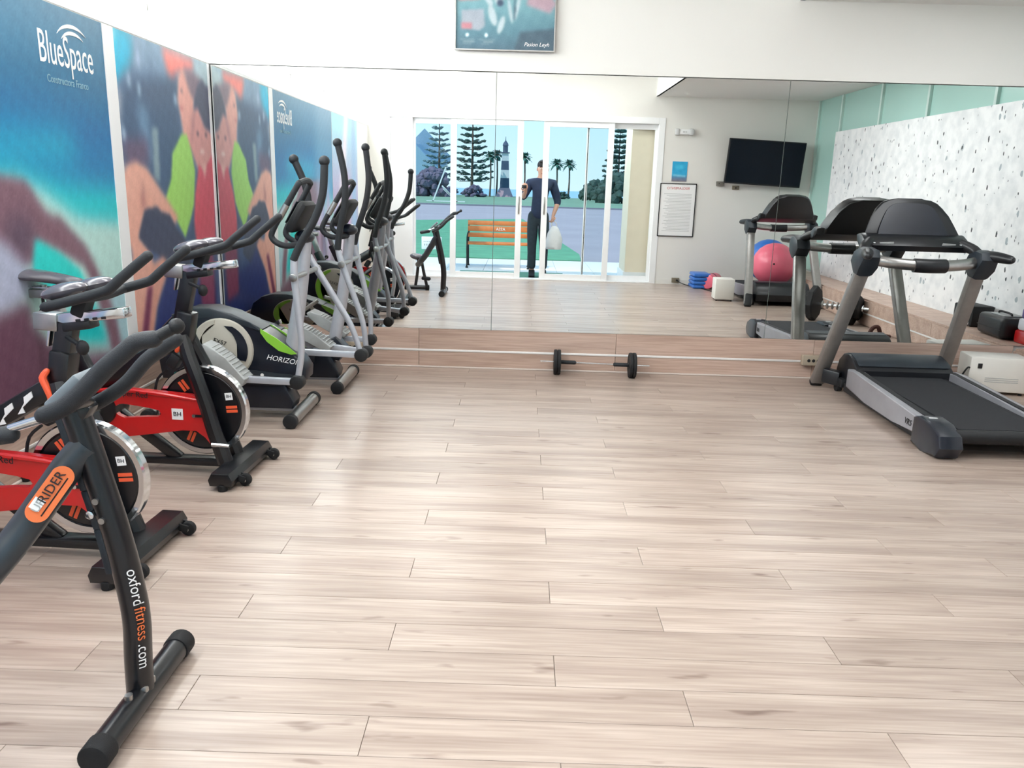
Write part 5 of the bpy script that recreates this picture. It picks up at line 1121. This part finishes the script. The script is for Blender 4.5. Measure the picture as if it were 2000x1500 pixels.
MB().box((0, 0, 0), (0.072, 0.008, 0.045), 0.004).build('case', PRINTK, ph); MB().cyl((-0.022, 0.004, 0.006), (-0.022, 0.006, 0.006), 0.006, 12).build('lens', CHROME, ph)
# plastic bag hanging from the hand
bgm = mat('white_plastic', 'E6E6E8', 0.45, var=0.05, scale=12, bump=0.6, bscale=14)
bg_ = empty('plastic_bag', (0.49, -0.26, 0.44)); tag(bg_, 'full white plastic bag hanging from the hand of the person', 'bag')
mb = MB(); pr = [(0.02, 0.0), (0.11, 0.004), (0.128, 0.05), (0.122, 0.14), (0.095, 0.24), (0.060, 0.31), (0.035, 0.345)]
mb.lathe(pr, (0, 0, 0), 'Z', 28, scale=(1, 0.62, 1))
for v in mb.bm.verts:
    nn = mnoise.noise(v.co*9); v.co.x *= 1+0.14*nn; v.co.y *= 1+0.2*nn
mb.build('sack', bgm, bg_, ang=70)
for s_ in (-1, 1): MB().tube([(0.03*s_, 0, 0.33), (0.035*s_-0.01, 0, 0.38), (-0.025, 0.0, 0.425), (-0.03, 0, 0.43)], [0.012, 0.008, 0.006, 0.006], 8, smooth=4).build('bag_handle', bgm, bg_)

# ================================================================= OUTSIDE THE DOORS
def G(x, y, z=0.0):      # a point outside as seen in the mirror
    P = atZ(x, y, z); return (P.x, 2*D-P.y)
def GV(x, y, Yv): P = atY(x, y, Yv); return Vector((P.x, 2*D-P.y, P.z))
def flat(name, poly, z, th, m, kind='structure'):
    o = MB().prism(poly, z-th, z, 'XY').build(name, m, smooth=False); tag(o, kind=kind); return o
PAVE = mat('lavender_paving', 'ACA2A8', 0.9, var=0.06, scale=0.4); LAWN = mat('bright_lawn', '63A27E', 0.95, var=0.12, scale=2.5, bump=0.6)
LAWN2 = mat('far_lawn', '7C9C82', 0.95, var=0.1, scale=0.3); TILE = mat('terrace_tile', 'F0EAE2', 0.45, var=0.03, scale=1.2)
flat('ground', [(-90, -100), (90, -100), (90, -0.22), (-90, -0.22)], -0.08, 0.2, PAVE)
flat('lawn', [(-90, -94), (90, -94), (90, -44.5), (-90, -44.5)], -0.02, 0.06, LAWN2)
struct('kerb', mat('grey_concrete', '8A8A94', 0.9), ((-90, -44.6, -0.09), (90, -44.3, 0.02)))
flat('sea', [(-700, -900), (700, -900), (700, -100), (-700, -100)], -3.0, 0.5, mat('pale_sea', '8FBBD0', 0.4, var=0.03, scale=0.02))
flat('near_lawn', [(-14, -21), (-3.85, -18.5), (0.02, -22.3), (0.98, -8.6), (1.21, -4.85), (1.14, -3.43), (-1.18, -3.38), (-14, -3.6)], 0.012, 0.06, LAWN)
tr = empty('terrace', (0, 0, 0)); tag(tr, kind='structure')
MB().bb((-6, -3.36, -0.085), (6, -0.225, -0.012)).build('screed', mat('grout_grey', 'A8A49F', 0.9), tr, smooth=False)
tl = None
for i in range(20):
    for j in range(5):
        if tl is None: tl = MB().bb((0.003, 0.003, -0.012), (0.597, 0.617, 0.0), 0.002).build('tile', TILE, tr, smooth=False); o = tl
        else: o = tl.copy(); link(o, tr)
        o.location = (-6+0.6*i, -3.36+0.62*j, 0)
struct('building_corner', mat('beige_render', 'EFE2CC', 0.9, var=0.02), ((1.56, -0.95, 0), (2.6, -0.25, 2.9)))
struct('trim_4', WHITE, ((1.54, -0.97, 0), (2.62, -0.235, 0.14)))
R = empty('door_mat', (-0.14, -0.72, 0.0)); R.location.z = 0.0; tag(R, 'long flat green mat outside the doors under the feet of the person', 'mat')
mt_ = MB().bb((-0.82, -0.37, 0.0), (0.82, 0.37, 0.008), 0.003).build('pile', mat('green_mat', '5E8F78', 0.95, var=0.1, scale=30, bump=0.4), R, smooth=False)
pe.location.z = 0.008
# bench
R = empty('bench', (-0.38, -1.80, 0)); tag(R, 'garden bench with orange wood slats and black iron legs on the terrace', 'bench')
SLAT = mat('orange_wood', 'C9783F', 0.55, var=0.12, scale=9, bump=0.2)
slats = [(0.10, 0.40), (0.02, 0.405), (-0.06, 0.405)]
for y, z in ((0.16, 0.395), (0.07, 0.40), (-0.02, 0.40), (-0.11, 0.40)): MB().box((0, y, z), (1.05, 0.075, 0.028), 0.006).build('seat_slat', SLAT, R)
for y, z, hh in ((-0.17, 0.52, 0.075), (-0.185, 0.625, 0.09), (-0.20, 0.72, 0.075)): MB().box((0, y, z), (1.05, 0.025, hh), 0.006, (rad(8), 0, 0)).build('back_slat', SLAT, R)
text('ASSA', 0.07, frame((0.03, -0.168, 0.622), (-1, 0, 0), (0, 0, 1)), PRINTW, R)
for s_ in (-1, 1):
    x = 0.51*s_
    MB().tube([(x, 0.20, 0.02), (x, 0.17, 0.20), (x, 0.19, 0.375), (x, -0.05, 0.375), (x, -0.15, 0.40), (x, -0.225, 0.76)], 0.014, 8, smooth=4).build('iron_side', BLACKM, R)
    MB().tube([(x, -0.22, 0.02), (x, -0.16, 0.20), (x, -0.12, 0.375)], 0.014, 8, smooth=4).build('leg', BLACKM, R)
    for y in (0.205, -0.225): MB().cyl((x, y, 0), (x, y, 0.02), 0.022, 10).build('foot', BLACKM, R)
    MB().tube([(x, 0.19, 0.375), (x, 0.20, 0.50), (x, 0.05, 0.56), (x, -0.19, 0.56)], 0.012, 8, smooth=4).build('arm', BLACKM, R)
# lawn sign
R = empty('lawn_sign', (-1.70, -3.62, 0.012)); tag(R, 'small white sign board with grey lettering on the lawn', 'sign')
MB().box((0, 0, 0.23), (0.38, 0.03, 0.24), 0.012).build('board', PRINTW, R)
for s_ in (-1, 1): MB().cyl((0.13*s_, -0.01, 0), (0.13*s_, -0.01, 0.15), 0.01, 8).build('stake', STEEL, R)
mb = MB()
for k in range(7): mb.box((-0.13+0.042*k, 0.0165, 0.20), (0.018, 0.003, 0.035), 0)
for k in range(9): mb.box((-0.14+0.034*k, 0.0165, 0.26), (0.022, 0.003, 0.012), 0)
mb.build('marks', GREYP, R, smooth=False)['kind'] = 'stuff'
# trees
PINE = mat('pine_needles', '3C5A58', 0.9, var=0.25, scale=3); BARK = mat('bark', '6B5C52', 0.9, var=0.15, scale=4, bump=0.4)
PALMG = mat('palm_green', '3F6E62', 0.8, var=0.2, scale=3); BUSHP = mat('purple_grey_bush', '6A6478', 0.95, var=0.25, scale=2); BUSHG = mat('dark_green_bush', '3E5650', 0.95, var=0.25, scale=2)
def ico(mb, c, r, sc=(1, 1, 1), jit=0.25, sub=1):
    tb = bmesh.new(); bmesh.ops.create_icosphere(tb, subdivisions=sub, radius=r)
    for v in tb.verts: v.co *= 1+rng.uniform(-jit, jit)
    mb._add(tb, Matrix.Translation(Vector(c)) @ Matrix.Diagonal((*sc, 1)))
def cheap_blobs(mb, blobs):
    base = bmesh.new(); bmesh.ops.create_icosphere(base, subdivisions=1, radius=1.0); bv = [v.co.copy() for v in base.verts]; bf = [[v.index for v in f.verts] for f in base.faces]; base.free()
    for c, sx, sy, sz in blobs:
        vs = [mb.bm.verts.new((c[0]+v.x*sx*rng.uniform(.7, 1.3), c[1]+v.y*sy*rng.uniform(.7, 1.3), c[2]+v.z*sz*rng.uniform(.7, 1.3))) for v in bv]
        for f in bf: mb.bm.faces.new([vs[i] for i in f])
def pine(loc, h, w, label, m=PINE, dense=1.0):
    R = empty('norfolk_pine', loc); tag(R, label, 'tree', 'tall conifers beyond the road')
    MB().tube([(0, 0, 0), (0.05, 0, h*0.5), (0, 0, h)], [h*0.018, h*0.012, 0.02], 8).build('trunk', BARK, R)
    br = MB(); blobs = []; nt_ = 13
    for t in range(nt_):
        z = h*(0.16+0.80*t/(nt_-1)); L_ = w*(1.0-0.72*(t/(nt_-1)))*rng.uniform(0.85, 1.12); nb = 7
        for k in range(nb):
            if rng.random() > 0.9*dense: continue
            a = 2*PI*(k+rng.random()*0.5)/nb; d = Vector((math.cos(a), math.sin(a), 0))
            br.tube([Vector((0, 0, z)), Vector((0, 0, z))+d*L_*0.6+Vector((0, 0, -0.02*h*0.3)), Vector((0, 0, z))+d*L_+Vector((0, 0, L_*0.16))], [0.05, 0.035, 0.02], 4)
            for q in range(4):
                u = 0.45+0.2*q; p = Vector((0, 0, z))+d*L_*u+Vector((0, 0, L_*0.16*(u**2)+rng.uniform(-0.04, 0.1)))
                blobs.append((p, 0.26, 0.26, 0.13))
    cheap_blobs(br, blobs); br.build('branches', m, R, smooth=False)
    return R
def place(x, ybase, Yv): P = GV(x, ybase, Yv); return Vector((P.x, P.y, -0.02))
pine(place(921, 384, 100), 11.0, 2.35, 'tall open pine with tiered branches beyond the road, left of the lighthouse')
pine(place(857, 384, 104), 10.4, 1.9, 'pale reflected double of the tall open pine, behind the first glass panel', mat('pine_reflection', '6E8A92', 0.9, var=0.2, scale=3), 0.85)  # glass reflection of the tall pine, built as a second tree
pine(place(1204, 388, 90), 8.1, 1.8, 'dark pine rising out of a bush behind the right hand glass panel', dense=1.1)
def palm(x, yc, Yv, label):
    P = GV(x, yc, Yv); base = Vector((P.x, P.y, -0.05 if Yv < 106 else -0.05)); h = P.z+0.05
    R = empty('palm_tree', base); tag(R, label, 'palm tree', 'small palms in the distance')
    MB().tube([(0, 0, 0), (0.08, 0, h*0.5), (0, 0, h)], [0.13, 0.10, 0.09], 8, smooth=3).build('trunk', BARK, R)
    fr = MB()
    for k in range(26):
        a = 2.4*k; el = rad(70-110*(k/26)); d = Vector((math.cos(a)*math.cos(el), math.sin(a)*math.cos(el), math.sin(el))); L_ = 0.95
        s_ = Vector((-math.sin(a), math.cos(a), 0)); c0 = Vector((0, 0, h)); c1 = c0+d*L_*0.6; c2 = c0+d*L_+Vector((0, 0, -0.25))
        pts = [(c0, 0.04), (c1, 0.22), (c2, 0.05)]; prev = None
        for p, wd in pts:
            cur = [fr.bm.verts.new(p-s_*wd), fr.bm.verts.new(p+Vector((0, 0, 0.05))), fr.bm.verts.new(p+s_*wd)]
            if prev: fr.bm.faces.new((prev[0], cur[0], cur[1], prev[1])); fr.bm.faces.new((prev[1], cur[1], cur[2], prev[2]))
            prev = cur
    fr.build('fronds', PALMG, R, smooth=False)
palm(958, 306, 98, 'small palm just right of the tall open pine'); palm(971, 303, 102, 'small palm close to the left side of the lighthouse')
palm(1025, 308, 98, 'palm beyond the door gap, left of the head of the person'); palm(1088, 321, 98, 'left palm of the pair right of the person'); palm(1112, 322, 100, 'right palm of the pair right of the person')
def bush(x, yb_, Yv, w, h, m, label, n=60):
    R_ = place(x, yb_, Yv); mb = MB(); bl = []
    for _ in range(n):
        a = rng.uniform(0, 2*PI); r_ = math.sqrt(rng.random()); zz = rng.random()
        k = math.sqrt(max(0, 1-zz*zz)); bl.append(((r_*k*w*math.cos(a), r_*k*w*0.6*math.sin(a), zz*h*0.85+0.1), w*0.22, w*0.2, h*0.16))
    cheap_blobs(mb, bl); o = mb.build('bush', m, smooth=False, loc=R_); tag(o, label, 'bush', 'bushes beyond the road'); return o
bush(925, 385, 92, 1.3, 1.3, BUSHP, 'purple grey bush at the foot of the tall open pine')
bush(845, 388, 88, 2.2, 3.0, BUSHP, 'dark mauve bushes behind the first glass panel', 90)
bush(880, 386, 92, 1.0, 1.0, BUSHP, 'low mauve bush between the tall open pine and its reflected double')
bush(1100, 384, 94, 0.8, 0.8, BUSHG, 'low green bush between the paired palms')
bush(1160, 386, 88, 1.5, 2.2, BUSHG, 'green bush to the left of the dark pine')
bush(1205, 390, 78, 2.2, 2.8, BUSHG, 'large dark green bush around the dark pine', 110)
# lighthouse
P = place(985, 384, 100); R = empty('lighthouse', P); tag(R, 'small lighthouse with dark and white bands on a flared pink and grey base', 'lighthouse')
def frust(mb, z0, z1, w0, w1):
    v = [mb.bm.verts.new((sx*w/2, sy*w/2, z)) for z, w in ((z0, w0), (z1, w1)) for sx, sy in ((-1, -1), (1, -1), (1, 1), (-1, 1))]
    for q in ((3, 2, 1, 0), (4, 5, 6, 7), (0, 1, 5, 4), (1, 2, 6, 5), (2, 3, 7, 6), (3, 0, 4, 7)): mb.bm.faces.new([v[i] for i in q])
    return mb
DKB = mat('lighthouse_dark', '4A5A74', 0.8); WTB = mat('lighthouse_white', 'D8DCE2', 0.8); PKB = mat('lighthouse_pink', 'B79AA6', 0.8)
frust(MB(), 0.0, 1.05, 2.1, 1.2).build('base', PKB, R, smooth=False)
for i, (z0, z1, m_) in enumerate(((1.05, 2.2, DKB), (2.2, 3.15, WTB), (3.15, 4.2, DKB), (4.2, 5.1, WTB))): frust(MB(), z0, z1, 1.12-0.09*i, 1.12-0.09*(i+1)).build('band', m_, R, smooth=False)
MB().box((0, 0, 5.14), (1.05, 1.05, 0.10)).build('gallery', DKB, R, smooth=False)
MB().cyl((0, 0, 5.18), (0, 0, 5.95), 0.30, 12).build('lantern_room', DKB, R); MB().lathe([(0.36, 5.95), (0.3, 6.2), (0.05, 6.55), (0.02, 7.0)], (0, 0, 0), 'Z', 12).build('cupola', DKB, R)
# house with a pale blue gable, white poles added before it for a reflection
P = place(826, 386, 110); R = empty('house', P); tag(R, 'pale blue gabled house far behind the first glass panel', 'house')
MB().prism([(-2.2, 0), (2.2, 0), (2.2, 3.2), (-1.2, 6.6), (-2.2, 6.6)], -2, 2, 'XZ').build('wall', mat('pale_blue_wall', '9CC0D6', 0.8), R, smooth=False)
MB().bar((2.4, 0, 3.1), (-1.3, 0, 6.75), 4.3, 0.15, up=(0, 1, 0)).build('roof', mat('slate_blue_roof', '7FA6C2', 0.7), R, smooth=False)
R = empty('reflection_frame', place(868, 392, 64)); tag(R, 'white A shaped reflection in the first panel, shown as poles on the far lawn', 'reflection')
for a, b in (((-0.9, 0, 0), (0.1, 0, 2.6)), ((0.9, 0, 0.1), (-0.2, 0, 1.2)), ((-1.4, 0, 0.02), (1.6, 0, 0.02)), ((1.0, 0.0, 0.0), (-0.1, 0, 1.0))): MB().bar(a, b, 0.10, 0.10, 0).build('pole', WHITE, R, smooth=False)
